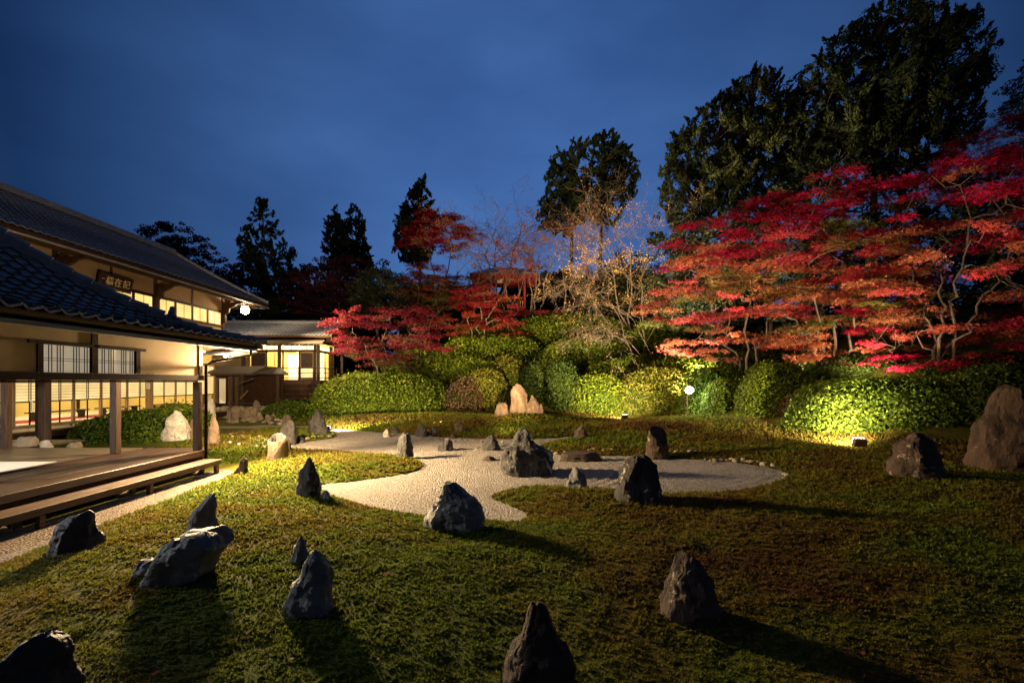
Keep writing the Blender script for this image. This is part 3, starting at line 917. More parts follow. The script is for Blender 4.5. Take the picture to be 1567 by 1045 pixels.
    while y < 11.5:
        MB().tube([(EX - 0.04, y, 3.25), (EX - 0.03, y, 3.21), (EX + 0.02, y, 3.192), (EX + 0.09, y, 3.27)], 0.009, 5).build('gutter_bracket', M['wood_dark'], hall)
        y += 1.8
    # end gutters past the corner catching the lamp light
    MB().tube([(EX - .1, 11.9, 3.08), (-8.8, 12.35, 3.06)], 0.055, 8).build('gutter', M['copper'], hall, smooth=True)
    MB().tube([(EX + 0.02, 11.45, 3.08), (EX + 0.0, 11.5, 2.98), (-7.6, 11.54, 2.80), (-7.76, 11.545, 2.7), (-7.765, 11.545, 0.1)], 0.036, 8).build('downpipe', M['wood_stain'], hall, smooth=True, sharp=60)
near_roof()

# wall over the opening, lintel, posts
def near_walls():
    # plaster, split by the little shoji window (7.63..9.48, z 2.47..2.93)
    pl = MB()
    pl.box(WX-0.05, WX, 1.5, 7.50, 2.46, 3.42)
    pl.box(WX-0.05, WX, 7.50, 9.60, 2.995, 3.42)
    pl.box(WX-0.05, WX, 9.60, 11.36, 2.46, 3.42)
    pl.build('plaster_wall', M['plaster'], hall)
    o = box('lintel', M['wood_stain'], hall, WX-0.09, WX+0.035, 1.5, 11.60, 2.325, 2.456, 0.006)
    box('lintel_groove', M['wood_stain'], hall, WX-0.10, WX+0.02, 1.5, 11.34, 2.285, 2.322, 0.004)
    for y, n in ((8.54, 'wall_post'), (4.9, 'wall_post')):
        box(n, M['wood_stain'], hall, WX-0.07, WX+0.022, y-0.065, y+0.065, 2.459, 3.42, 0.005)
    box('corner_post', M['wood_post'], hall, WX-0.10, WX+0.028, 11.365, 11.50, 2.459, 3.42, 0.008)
    box('corner_post', M['wood_post'], hall, WX-0.135, WX+0.012, 11.36, 11.51, 0.08, 2.282, 0.008)
    # window
    wf = MB()
    wf.box(WX-0.04, WX+0.03, 7.36, 8.47, 2.935, 2.990).box(WX-0.04, WX+0.03, 8.61, 9.72, 2.935, 2.990)
    wf.box(WX-0.04, WX+0.024, 7.50, 7.60, 2.459, 2.932).box(WX-0.04, WX+0.024, 9.47, 9.58, 2.459, 2.932)
    win = wf.build('window_frame', M['wood_stain'], hall, bevel=0.004)
    for (a, b) in ((7.605, 8.47), (8.615, 9.465)):
        p = box('window_paper', M['paper_dim'], win, WX-0.035, WX-0.025, a, b, 2.46, 2.93)
        lt = MB()
        w = b - a
        for f in (0.13, 0.19, 0.30, 0.36, 0.42, 0.64, 0.70, 0.76, 0.88, 0.94):
            lt.box(WX-0.022, WX-0.012, a+w*f-0.004, a+w*f+0.004, 2.462, 2.928)
        for z in (2.66, 2.70):
            lt.box(WX-0.0115, WX-0.006, a+0.002, b-0.002, z-0.004, z+0.004)
        lt.build('lattice', M['wood_stain'], win)
    # inner row posts and far-edge posts
    for (x, y) in ((-9.54, 10.95), (-9.54, 7.3), (-9.54, 3.6)):
        box('inner_post', M['wood_post'], hall, x-0.08, x+0.08, y-0.08, y+0.08, FZ+0.001, 3.5, 0.012)
    box('inner_beam', M['wood_dark'], hall, -9.62, -9.46, 1.5, 10.81, 2.42, 2.62)
    box('end_beam', M['wood_dark'], hall, -20, -9.68, 10.90, 11.02, 2.38, 2.60)
    # ceiling of the open hall
    box('ceiling', M['wood_floor'], hall, -21, WX-0.11, 1.4, 11.8, 3.05, 3.10)
    box('back_wall', M['plaster'], hall, -21.1, -21.0, 1.4, 10.5, FZ, 3.05)
    # far corner post of the end veranda
    box('veranda_post', M['wood_post'], hall, -13.24, -13.08, 11.76, 11.92, 0.1, 3.04, 0.01)
near_walls()

def near_floor():
    # veranda planks run along the building
    xs_ = [(-7.92 - i * 0.162) for i in range(10)]
    for i, x in enumerate(xs_):
        box('veranda_plank', M['wood_deck'], hall, x-0.158, x, 1.5, 11.95, FZ-0.05 - 0.003 * (i % 2), FZ - 0.004 * ((i * 7) % 3) * 0.5, 0.004)
    box('edge_beam', M['wood_deck'], hall, -7.915, WX+0.075, 1.5, 11.60, FZ-0.13, FZ+0.015, 0.01)
    box('lower_beam', M['wood_dark'], hall, -7.90, WX+0.02, 1.5, 11.52, 0.26, 0.415, 0.01)
    box('sill_track', M['wood_deck'], hall, -9.68, -9.545, 1.5, 10.80, FZ-0.02, FZ+0.035, 0.005)
    # end veranda planks run across
    for i in range(7):
        box('veranda_plank', M['wood_floor'], hall, -21, -9.70, 10.88 + i * 0.155, 10.88 + i * 0.155 + 0.151, FZ-0.05, FZ - 0.002 * (i % 2), 0.004)
    # tatami mats inside
    for i in range(6):
        for j in range(5):
            x1 = -9.70 - i * 1.82; y1 = 10.74 - j * 1.0 * 0.91
            if j == 0:
                box('floor_board', M['wood_floor'], hall, x1-1.815, x1, y1-0.905, y1, FZ-0.05, FZ+0.002)
            else:
                box('tatami_mat', M['tatami'], hall, x1-1.815, x1, y1-0.905, y1, FZ-0.05, FZ+0.014, 0.004)
    box('mat_rest', M['tatami'], hall, -21, -9.70, 1.5, 6.10, FZ-0.05, FZ+0.008)
    # posts and stones under the veranda
    for y in (2.2, 4.6, 6.9, 9.2, 11.35):
        box('floor_strut', M['wood_dark'], hall, -7.90, -7.80, y-0.055, y+0.055, 0.07, 0.258)
    for y in (2.2, 4.6, 6.9, 9.2, 11.35):
        MB().ball((-7.85, y, 0.02), 0.17, 9, 6, (1, 1, .4)).build('footing_stone', M['stone_wall'], hall, smooth=True)
near_floor()

# step bench in front of the veranda
bench = thing('step_bench', (-7.5, 6.5, 0), 'long low weathered plank step bench along the hall veranda', 'bench')
for i in range(3):
    x = -7.30 - i * 0.15
    box('plank', M['wood_bench'], bench, x-0.145, x, 1.2, 11.47, 0.305 - 0.003 * i, 0.35 - 0.002 * (i % 2), 0.005)
for x0 in (-7.36, -7.72):
    box('rail', M['wood_bench'], bench, x0-0.03, x0+0.03, 1.2, 11.40, 0.22, 0.302, 0.004)
for y in (2.8, 5.0, 7.1, 9.25, 11.33):
    for x0 in (-7.36, -7.72):
        box('leg', M['wood_bench'], bench, x0-0.042, x0+0.042, y-0.045, y+0.045, -0.02, 0.2185, 0.004)

# drip line of tiles on edge between bench and path
drip = MB()
for i in range(6):
    x = -7.36 - i * 0.052
    drip.box(x-0.03, x-0.012, 1.2, 11.7, -0.10, 0.018 + 0.008 * (i % 2))
o = drip.build('drip_edge', M['tile'], None, (-7.5, 6, 0)); tag(o, 'dark rows of tiles set on edge in the drip line under the bench', 'drain edging')

# ------------------------------------------------------------------ two-storey hall behind
far = thing('two_storey_hall', (-18, 20, 0), 'two-storey hall with glowing shoji and a calligraphy board under a long tiled roof', 'temple')
FX = -18.2
BORD = [13.2, 14.4, 15.5, 16.6, 17.75, 18.88, 20.14, 21.5, 23.0, 24.6, 26.2, 27.8]
def far_hall():
    # ground floor: deck, interior, shoji
    for i in range(5):
        box('veranda_plank', M['wood_floor'], far, -16.8 - 0.28*(i+1) + 0.006, -16.8 - 0.28*i, 12.6, 27.8, FZ-0.06, FZ - 0.004 - 0.003*(i % 2), 0.004)
    box('deck_beam', M['wood_dark'], far, -16.95, -16.84, 12.6, 27.8, 0.28, 0.498)
    box('sill', M['pale_wood'], far, FX-0.06, FX+0.06, 12.6, 27.8, FZ-0.05, FZ+0.10)
    box('floor', M['tatami'], far, -26, FX-0.07, 12.6, 27.8, FZ-0.06, FZ+0.06)
    box('back_wall', M['ochre_wall'], far, -23.6, -23.5, 12.6, 27.8, FZ+0.06, 4.4)
    box('end_wall', M['ochre_wall'], far, -23.5, FX-0.1, 27.7, 27.8, FZ+0.06, 4.4)
    box('near_wall', M['ochre_wall'], far, -23.5, FX-0.1, 12.6, 12.7, FZ+0.06, 4.4)
    box('ceiling', M['wood_floor'], far, -26, FX+0.06, 12.6, 27.8, 4.4, 4.5)
    for k in range(4):
        y = 15.0 + 3.2 * k
        box('interior_post', M['wood_dark'], far, -23.49, -23.40, y-0.05, y+0.05, FZ+0.06, 4.4)
    box('interior_rail', M['wood_dark'], far, -23.49, -23.44, 12.7, 27.7, 1.50, 1.56)
    for y in BORD:
        box('post', M['pale_wood'], far, FX-0.055, FX+0.05, y-0.045, y+0.045, FZ+0.102, 3.2, 0.004)
    box('head_rail', M['pale_wood'], far, FX-0.05, FX+0.045, 12.6, 27.8, 3.203, 3.35)
    for a, b in zip(BORD[:-1], BORD[1:]):
        a += 0.048; b -= 0.048; m = (a + b) / 2
        fr = MB().box(FX-0.02, FX+0.02, a, b, 1.50, 1.55).box(FX-0.02, FX+0.02, a, b, 2.60, 2.65)
        fr.box(FX-0.02, FX+0.02, m-0.045, m-0.03, 1.552, 2.598).box(FX-0.02, FX+0.02, m+0.03, m+0.045, 1.552, 2.598)
        sh = fr.build('shoji', M['wood_dark'], far)
        box('paper', M['shoji_warm'], sh, FX-0.014, FX-0.006, a+0.002, b-0.002, 1.552, 3.195)
        lt = MB()
        for q in range(9):
            z = 1.66 + q * 0.115
            lt.box(FX-0.004, FX+0.006, a+0.002, b-0.002, z-0.007, z+0.007)
        lt.build('lattice', M['pale_wood'], sh)
        # clear lower lights in thin dark frames
        g = MB().box(FX-0.015, FX+0.015, m-0.02, m+0.02, FZ+0.103, 1.498)
        g.build('mullion', M['wood_dark'], far)
    # upper storey wall (visible above the near roof)
    up0, up1 = 10.5, 28.7
    wl_ = MB().box(FX-0.12, FX, up0, up1, 6.70, 7.75).box(FX-0.12, FX, up0, up1, 4.5, 5.72)
    wl_.box(-26, FX, up1 - 0.002, up1 + 0.10, 4.5, 7.8)
    wl_.build('plaster_wall', M['plaster_far'], far)
    box('window_head', M['wood_dark'], far, FX-0.06, FX+0.05, up0, up1, 6.625, 6.698)
    box('window_sill', M['wood_dark'], far, FX-0.06, FX+0.08, up0, up1, 5.72, 5.80)
    mains = [13.0, 18.1, 23.2, 28.62]
    for y in mains:
        box('post', M['wood_dark'], far, FX-0.1, FX+0.06, y-0.10, y+0.10, 4.5, 7.75)
    for a, b in zip(mains[:-1], mains[1:]):
        w = (b - a - 0.2) / 4
        m = (a + b) / 2
        box('wall_batten', M['wood_dark'], far, FX-0.05, FX+0.03, m-0.055, m+0.055, 6.70, 7.75)
        for k in range(4):
            y0 = a + 0.1 + k * w + 0.05; y1 = a + 0.1 + (k + 1) * w - 0.05
            fr = MB().box(FX-0.03, FX+0.02, y0-0.046, y0+0.02, 5.802, 6.623).box(FX-0.03, FX+0.02, y1-0.02, y1+0.046, 5.802, 6.623)
            fr.box(FX-0.025, FX+0.015, y0+0.022, y1-0.022, 6.56, 6.62)
            sh = fr.build('shoji', M['wood_dark'], far)
            box('paper', M['shoji_upper'], sh, FX-0.022, FX-0.012, y0+0.022, y1-0.022, 5.803, 6.558)
            lt = MB()
            for q in range(7):
                z = 5.86 + q * 0.105
                lt.box(FX-0.010, FX-0.002, y0+0.022, y1-0.022, z-0.007, z+0.007)
            mm = (y0 + y1) / 2
            lt.box(FX-0.0015, FX+0.005, mm-0.03, mm-0.015, 5.803, 6.556).box(FX-0.0015, FX+0.005, mm+0.015, mm+0.03, 5.803, 6.556)
            lt.build('lattice', M['pale_wood'], sh)
    # carved bracket arms under the eave
    br = [(0, 6.0), (0.14, 6.0), (0.14, 6.45), (0.35, 6.62), (0.40, 6.85), (0.75, 7.02), (0.85, 7.12), (1.15, 7.16), (1.22, 7.26), (0, 7.26)]
    for y in mains[:]:
        MB().prism([(FX + 0.061 + a, z) for a, z in br], 1, y-0.07, y+0.07).build('bracket', M['wood_dark'], far)
    box('eave_purlin', M['wood_dark'], far, FX+0.85, FX+1.05, up0-3, 31.0, 7.262, 7.42)
    # roof
    RX0, RX1, Z0, Z1, Y1 = -16.9, -20.5, 7.58, 9.95, 31.5
    def zz(f): return Z0 + (Z1 - Z0) * (0.80 * f + 0.20 * f * f)
    rows = 18; mb = MB()
    TW = 0.30
    for j in range(rows):
        f0, f1 = j / rows, (j + 1) / rows
        x0, x1 = RX0 + (RX1 - RX0) * f0, RX0 + (RX1 - RX0) * f1
        yend = Y1 - 3.9 * f0
        n = int((yend - 6.0) / TW)
        for k in range(n):
            y = yend - (k + 1) * TW
            b = len(mb.v)
            pr = [(0, .035), (.18, .075), (.36, .035), (.68, .01), (1.0, .035)]
            for (a, h) in pr:
                mb.v.append((x0 + 0.05, y + a * TW, zz(f0) + h + 0.03)); 
            for (a, h) in pr:
                mb.v.append((x1, y + a * TW, zz(f1) + h - 0.005))
            for (a, h) in pr:
                mb.v.append((x0 + 0.05, y + a * TW, zz(f0) + h - 0.02))
            for i in range(4):
                mb.f.append((b+i, b+i+1, b+5+i+1, b+5+i)); mb.f.append((b+10+i, b+10+i+1, b+i+1, b+i))
    o = mb.build('roof_tiles', M['tile'], far); tag(o, kind='stuff')
    mb = MB()
    mb.add([(RX0, 6, Z0-.02), (RX0, Y1, Z0-.02), (RX1, Y1-3.9, Z1-.03), (RX1, 6, Z1-.03), (RX0, 6, Z0-.14), (RX0, Y1, Z0-.14), (RX1, Y1-3.9, Z1-.3), (RX1, 6, Z1-.3)],
           [(0,1,2,3),(7,6,5,4),(0,4,5,1),(3,2,6,7),(0,3,7,4),(1,5,6,2)])
    mb.add([(RX0, Y1, Z0-.02), (-24.1, Y1, Z0-.02), (RX1, Y1-3.9, Z1-.03), (RX0, Y1, Z0-.14), (-24.1, Y1, Z0-.14), (RX1, Y1-3.9, Z1-.3)],
           [(0,1,2),(5,4,3),(0,3,4,1),(1,4,5,2),(2,5,3,0)])
    mb.add([(RX1, 6, Z1-.03), (RX1, Y1-3.9, Z1-.03), (-24.1, Y1, Z0-.02), (-24.1, 6, Z0-.02)], [(0,1,2,3)])
    mb.build('roof_deck', M['wood_dark'], far)
    mb = MB()
    for q in range(3):
        mb.box(RX1-0.16+.01*q, RX1+0.16-.01*q, 6, Y1-3.9, Z1+0.02+q*0.06, Z1+0.072+q*0.06)
    mb.tube([(RX1, 6, Z1+.24), (RX1, Y1-3.85, Z1+.24)], 0.11, 8)
    mb.build('ridge', M['ridge_tile'], far)
    k = 12
    for i in range(k):
        a = Vector((RX1 + (RX0-RX1)*i/k, Y1-3.9 + 3.9*i/k, zz(1 - i/k) + 0.16)); b = Vector((RX1 + (RX0-RX1)*(i+1)/k, Y1-3.9 + 3.9*(i+1)/k, zz(1 - (i+1)/k) + 0.16))
        MB().tube([a, b], [.10, .115], 8).build('ridge_tile', M['ridge_tile'], far, smooth=True, sharp=50)
    # fascia board, soffit boards and thin copper gutter that catches the lamp
    box('fascia', M['wood_dark'], far, RX0-0.07, RX0-0.02, 6, Y1-0.05, Z0-0.30, Z0-0.145)
    MB().tube([(RX0+0.06, 6, Z0-0.22), (RX0+0.06, Y1, Z0-0.22), (RX0+0.03, Y1+0.06, Z0-0.22), (-22, Y1+0.06, Z0-0.22)], 0.045, 8).build('gutter', M['copper'], far, smooth=True)
    mb = MB()
    y = 8.0
    while y < 31.2:
        mb.beam((RX0-0.08, y, Z0-0.19), (FX-0.02, y, Z0+0.45), 0.07, 0.09); y += 0.5
    o = mb.build('rafters', M['pale_wood'], far); tag(o, kind='stuff')
far_hall()

# calligraphy board
def board():
    b = thing('name_board', (-17.95, 20.6, 6.75), 'dark wooden name board with three pale brushed characters, hung high under the eave', 'sign')
    tilt = 0.22
    rot = Euler((0, tilt, 0)).to_matrix()
    def tr(mb):
        o = Vector(b.location)
        mb.v = [tuple(o + rot @ Vector((x, y, z))) for x, y, z in mb.v]; return mb
    tr(MB().box(-0.03, 0.03, -0.80, 0.80, -0.30, 0.30)).build('board', M['wood_dark'], b)
    fr = MB()
    fr.box(-0.032, 0.055, -0.86, 0.86, 0.302, 0.36).box(-0.032, 0.055, -0.86, 0.86, -0.36, -0.302).box(-0.032, 0.055, -0.86, -0.802, -0.30, 0.30).box(-0.032, 0.055, 0.802, 0.86, -0.30, 0.30)
    tr(fr).build('frame', M['black_wood'], b)
    def txt(s, y, z, size, name):
        cu = bpy.data.curves.new(name, 'FONT'); cu.body = s; cu.size = size; cu.align_x = 'CENTER'; cu.align_y = 'CENTER'; cu.extrude = 0.004; cu.offset = 0.004
        to = bpy.data.objects.new(name, cu); COL.objects.link(to)
        bpy.context.view_layer.update()
        me = bpy.data.meshes.new_from_object(to.evaluated_get(bpy.context.evaluated_depsgraph_get()))
        bpy.data.objects.remove(to)
        me.materials.clear(); me.materials.append(M['gilt'])
        o = link(name, me, b, rot @ Vector((0.038, y, z)))
        o.rotation_euler = (rot @ Euler((R(90), 0, R(90))).to_matrix()).to_euler()
    txt('橋', -0.33, 0.0, 0.40, 'character'); txt('在', 0.10, 0.0, 0.40, 'character'); txt('記', 0.55, 0.0, 0.40, 'character')
    txt('一', -0.66, 0.05, 0.14, 'seal_mark')
board()

# furniture inside: low benches on red carpet
ca = box('red_carpet', M['carpet'], None, -20.9, -19.6, 13.0, 27.0, FZ+0.061, FZ+0.075)
tag(ca, 'long red felt carpet on the floor of the two-storey hall', 'carpet')
def low_bench(x, y, l, ax, lab, h=0.36, grp='low black benches inside the two-storey hall'):
    t = thing('low_bench', (x, y, FZ+0.076), lab, 'bench', grp)
    z = FZ + 0.076
    if ax == 'y':
        box('seat', M['black_wood'], t, x-0.17, x+0.17, y-l/2, y+l/2, z+h-0.05, z+h)
        for s in (-1, 1):
            box('leg', M['black_wood'], t, x-0.14, x+0.14, y+s*(l/2-0.25)-0.04, y+s*(l/2-0.25)+0.04, z, z+h-0.052)
    else:
        box('seat', M['black_wood'], t, x-l/2, x+l/2, y-0.17, y+0.17, z+h-0.05, z+h)
        for s in (-1, 1):
            box('leg', M['black_wood'], t, x+s*(l/2-0.25)-0.04, x+s*(l/2-0.25)+0.04, y-0.14, y+0.14, z, z+h-0.052)
for x, y, l, ax, lab in ((-20.2, 17.2, 1.8, 'x', 'low black bench standing crosswise behind the leftmost post of the open hall'),
                         (-20.2, 20.3, 2.6, 'y', 'low black bench on the red carpet behind the second shoji bay'),
                         (-20.2, 23.4, 2.4, 'y', 'low black bench on the red carpet left of the notice post'),
                         (-20.2, 26.2, 1.7, 'y', 'low black bench farthest along the red carpet, near the hall corner post'),
                         (-20.3, 15.9, 1.5, 'x', 'low black bench nearest in the two-storey hall, low at the far left')):
    low_bench(x, y, l, ax, lab)
# posts of the far veranda edge, with paper notices
vp = thing('veranda_post', (-16.85, 21.1, FZ), 'pale timber post with a white paper notice behind the clipped shrub', 'post')
box('shaft', M['pale_wood'], vp, -16.93, -16.75, 21.0, 21.2, FZ, 3.6, 0.01)
np_ = thing('paper_notice', (-16.74, 21.1, 1.9), 'white paper notice with lines of dark writing on the pale timber post', 'notice')
box('sheet', M['paper_white'], np_, -16.86, -16.70, 20.985, 20.997, 1.95, 2.22)
lines_ = MB()
for i in range(4): lines_.box(-16.83, -16.73, 20.981, 20.984, 2.00+i*0.05, 2.015+i*0.05)
lines_.build('writing', M['ink'], np_)
vq = thing('veranda_post', (-14.7, 14.3, FZ), 'thick dark timber post with a small paper slip, standing between the two halls', 'post')
box('shaft', M['wood_post'], vq, -14.80, -14.58, 14.20, 14.42, 0.46, 3.6, 0.012)
box('jamb', M['wood_dark'], vq, -14.93, -14.804, 14.24, 14.36, 0.46, 3.6, 0.006)
sl = thing('paper_slip', (-14.9, 14.14, 1.6), 'small white paper slip with dark marks fixed to the thick dark post', 'notice')
box('sheet', M['paper_white'], sl, -14.96, -14.90, 14.138, 14.146, 1.35, 1.72)
lines_ = MB()
for i in range(5): lines_.box(-14.945, -14.915, 14.134, 14.137, 1.40+i*0.06, 1.425+i*0.06)
lines_.build('writing', M['ink'], sl)
# deck that links the halls, with its step stones
lk = thing('linking_deck', (-15.2, 13.6, 0.3), 'short dark plank deck joining the two halls, seen behind the thick post', 'deck')
for i in range(6):
    box('plank', M['wood_floor'], lk, -16.7, -13.6, 12.7+i*0.3, 12.7+i*0.3+0.294, 0.40, 0.452-0.003*(i % 2), 0.004)
stone('step_stone', 22, 56, 668, 688, 'block', M['stone_wall'], 'broad tan boulder at the foot of the leftmost hall post', 60, .8, lod=1.2, d=12.9, cat='rock', z0=0.0)
stone('step_stone', 60, 82, 673, 689, 'block', M['stone_white'], 'pale squared footing block beside the thick dark post', 61, .8, lod=1, d=12.8, cat='rock', z0=0.0)
stone('step_stone', 101, 124, 676, 688, 'block', M['stone_wall'], 'flat tan stepping stone left of the clipped shrub seen through the hall', 62, .9, lod=1, d=13.4, cat='rock', z0=0.0)
# ------------------------------------------------------------------ tea-room wing at the end of the garden (faces us)
wing = thing('tea_room_wing', (-16, 31, 1.0), 'raised wooden tea room with lit yellow rooms, railed veranda and dark board base', 'house')
def tea_wing():
    yf, yw = 31.0, 32.1
    fl = 2.34
    px_ = [-18.3, -15.85, -13.2]
    for x in px_:
        box('post', M['wood_post'], wing, x-0.09, x+0.09, yf-0.09, yf+0.09, 1.0, 4.82, 0.01)
    for y in (33.2, 35.4):
        box('post', M['wood_post'], wing, -13.29, -13.11, y-0.09, y+0.09, 1.0, 4.82, 0.01)
    box('floor_beam', M['wood_post'], wing, -18.6, -13.10, yf-0.14, yf-0.092, fl-0.24, fl-0.01)
    box('floor_beam', M['wood_post'], wing, -13.108, -13.06, yf-0.089, 35.4, fl-0.24, fl-0.01)
    for i in range(4):
        box('veranda_plank', M['wood_floor'], wing, -19, -13.11, yf-0.088+i*0.27, yf-0.088+i*0.27+0.264, fl-0.06, fl-0.003*(i % 2))
    # dark board base with three rails
    n = 15
    for i in range(n):
        x0 = -18.2 + i * (5.0 / n)
        box('base_board', M['wood_dark'], wing, x0+0.006, x0+5.0/n-0.006, yf+0.05, yf+0.075+0.01*(i % 2), 1.06, fl-0.25)
    for i in range(9):
        y0 = yf + 0.1 + i * 0.5
        box('base_board', M['wood_dark'], wing, -13.21, -13.18, y0, y0+0.49, 1.06, fl-0.25)
    for z in (1.12, 1.44, 1.80):
        box('base_rail', M['wood_post'], wing, -18.25, -15.95, yf-0.03, yf+0.03, z-0.025, z+0.025)
        box('base_rail', M['wood_post'], wing, -15.75, -13.30, yf-0.03, yf+0.03, z-0.025, z+0.025)
    # railing
    def rail(a, b):
        a, b = Vector(a), Vector(b); L = (b - a).length; d = (b - a).normalized()
        for z, t in ((3.20, .055), (2.86, .04), (2.52, .05)):
            MB().beam(a + Vector((0, 0, z)), b + Vector((0, 0, z)), t, t).build('railing_bar', M['wood_dark'], wing)
        k = max(2, int(L / 0.95))
        for i in range(1, k):
            p = a + d * (L * i / k)
            MB().beam(p + Vector((0, 0, fl)), p + Vector((0, 0, 3.30)), 0.06, 0.06, (1, 0, 0)).build('baluster', M['wood_dark'], wing)
    rail((-18.2, yf, 0), (-15.95, yf, 0)); rail((-15.75, yf, 0), (-13.3, yf, 0)); rail((-13.2, yf+.1, 0), (-13.2, 35.3, 0))
    # room walls: shoji bays on the front
    box('lintel', M['wood_dark'], wing, -18.6, -13.9, yw-0.06, yw+0.04, 4.36, 4.52)
    box('sill', M['wood_dark'], wing, -18.6, -13.9, yw-0.06, yw+0.04, fl+0.001, fl+0.07)
    box('head', M['wood_dark'], wing, -18.6, -13.9, yw-0.06, yw+0.04, 4.84, 5.3)
    bays = [(-18.45, -17.30, 'dark'), (-17.30, -16.15, 'open'), (-16.15, -14.98, 'open2'), (-14.98, -13.95, 'blind')]
    for a, b, k in bays:
        box('jamb', M['wood_dark'], wing, b-0.04, b+0.04, yw-0.05, yw+0.03, fl+0.072, 4.358)
        t = MB().box(a+0.045, b-0.045, yw-0.03, yw-0.0, 4.80, 4.838)
        tr = t.build('transom_frame', M['wood_dark'], wing)
        box('transom_paper', M['shoji_bright'], tr, a+0.045, b-0.045, yw-0.01, yw, 4.522, 4.798)
        MB().box((a+b)/2-.02, (a+b)/2+.02, yw-0.02, yw-0.011, 4.522, 4.798).build('mullion', M['wood_dark'], tr)
        if k in ('dark', 'blind'):
            s = MB().box(a+0.045, a+0.10, yw-0.02, yw+0.02, fl+0.075, 4.355).box(b-0.10, b-0.045, yw-0.02, yw+0.02, fl+0.075, 4.355)
            s.box(a+0.102, b-0.102, yw-0.02, yw+0.02, fl+0.075, fl+0.16).box(a+0.102, b-0.102, yw-0.02, yw+0.02, 4.29, 4.355)
            sh = s.build('shoji', M['pale_wood'], wing)
            box('reed_blind', M['bark_roof'], sh, a+0.102, b-0.102, yw-0.012, yw+0.0, 3.25, 4.288)
            box('paper', M['shoji_warm'], sh, a+0.102, b-0.102, yw-0.008, yw+0.004, fl+0.162, 3.245)
            l = MB()
            for q in range(8): l.box(a+0.102, b-0.102, yw-0.020, yw-0.0125, 3.3+q*0.125, 3.32+q*0.125)
            l.build('lattice', M['wood_dark'], sh)
        elif k == 'open':
            s = MB().box(a+0.5, a+0.54, yw+0.05, yw+0.09, fl+0.02, 4.355)
            s.build('mullion', M['pale_wood'], wing)
    # right side wall
    box('corner_post', M['wood_post'], wing, -13.95, -13.83, yw-0.06, yw+0.06, fl+0.001, 5.3)
    box('lintel', M['wood_dark'], wing, -13.94, -13.86, yw+0.07, 35.4, 4.36, 4.52)
    box('side_paper', M['shoji_bright'], wing, -13.91, -13.89, yw+0.07, 33.7, fl+0.05, 4.355)
    box('side_paper', M['shoji_bright'], wing, -13.91, -13.89, yw+0.07, 35.3, 4.53, 4.8)
    for y in (33.75, 34.6, 35.4):
        box('jamb', M['wood_dark'], wing, -13.94, -13.86, y-0.04, y+0.04, fl, 4.358)
    # room
    box('floor', M['tatami'], wing, -19, -13.96, yw+0.05, 35.9, fl-0.05, fl)
    box('back_wall', M['ochre_wall'], wing, -19, -13.9, 35.5, 35.6, fl+0.01, 5.2)
    box('side_wall', M['ochre_wall'], wing, -19.1, -19.0, yw, 35.5, fl, 5.2)
    box('ceiling', M['pale_wood'], wing, -19, -13.9, yw+0.05, 35.6, 5.2, 5.3)
    box('end_wall', M['plaster'], wing, -18.95, -18.46, yw-0.04, yw+0.02, 1.0, 5.3)
    box('room_door', M['paper_white'], wing, -17.4, -16.6, 35.40, 35.47, fl+0.02, 4.3)
    MB().box(-17.28, -16.72, 34.9, 35.1, 4.62, 4.80).build('cooler', M['black_wood'], wing)
    box('plaster_wall', M['plaster'], wing, -27, -18.96, yw-0.02, yw+0.04, 0.3, 5.3)
    # pent roof of pale bark boards
    p = MB().add([(-18.9, 29.95, 4.80), (-12.5, 29.95, 4.80), (-12.9, 31.6, 5.26), (-18.9, 31.6, 5.26), (-18.9, 29.95, 4.74), (-12.5, 29.95, 4.74), (-12.9, 31.6, 5.18), (-18.9, 31.6, 5.18)],
           [(0,1,2,3),(7,6,5,4),(0,4,5,1),(1,5,6,2),(2,6,7,3),(3,7,4,0)])
    p.build('pent_roof', M['bark_roof'], wing)
    p = MB().add([(-12.45, 29.95, 4.78), (-12.45, 35.8, 4.78), (-13.5, 35.8, 5.16), (-12.9, 31.5, 5.16), (-12.45, 29.95, 4.72), (-12.45, 35.8, 4.72), (-13.5, 35.8, 5.08), (-12.9, 31.5, 5.08)],
           [(0,1,2,3),(7,6,5,4),(0,4,5,1),(1,5,6,2),(2,6,7,3),(3,7,4,0)])
    p.build('pent_roof', M['bark_roof'], wing)
    rf = MB()
    for i in range(16):
        x = -18.7 + i * 0.4
        rf.beam((x, 30.0, 4.70), (x, 31.5, 5.10), 0.05, 0.06)
    o = rf.build('rafters', M['pale_wood'], wing); tag(o, kind='stuff')
    box('head_beam', M['wood_post'], wing, -18.6, -13.1, yf-0.07, yf+0.07, 4.822, 4.90)
    # tiled main roof with gable at right
    e0, e1, zr0, zr1 = 30.9, 33.6, 5.42, 6.52
    mb = MB(); TW = 0.27; rows = 9
    for j in range(rows):
        f0, f1 = j/rows, (j+1)/rows
        y0, y1 = e0+(e1-e0)*f0, e0+(e1-e0)*f1; z0, z1 = zr0+(zr1-zr0)*f0, zr0+(zr1-zr0)*f1
        for k in range(51):
            x = -26.0 + k*TW; b = len(mb.v)
            pr = [(0,.04),(.18,.085),(.36,.04),(.68,.01),(1,.04)]
            for a, h in pr: mb.v.append((x+a*TW, y0-0.03, z0+h+0.03))
            for a, h in pr: mb.v.append((x+a*TW, y1, z1+h-0.005))
            for a, h in pr: mb.v.append((x+a*TW, y0-0.03, z0+h-0.03))
            for i in range(4):
                mb.f.append((b+i, b+i+1, b+6+i, b+5+i)); mb.f.append((b+10+i, b+11+i, b+i+1, b+i))
    o = mb.build('roof_tiles', M['tile'], wing); tag(o, kind='stuff')
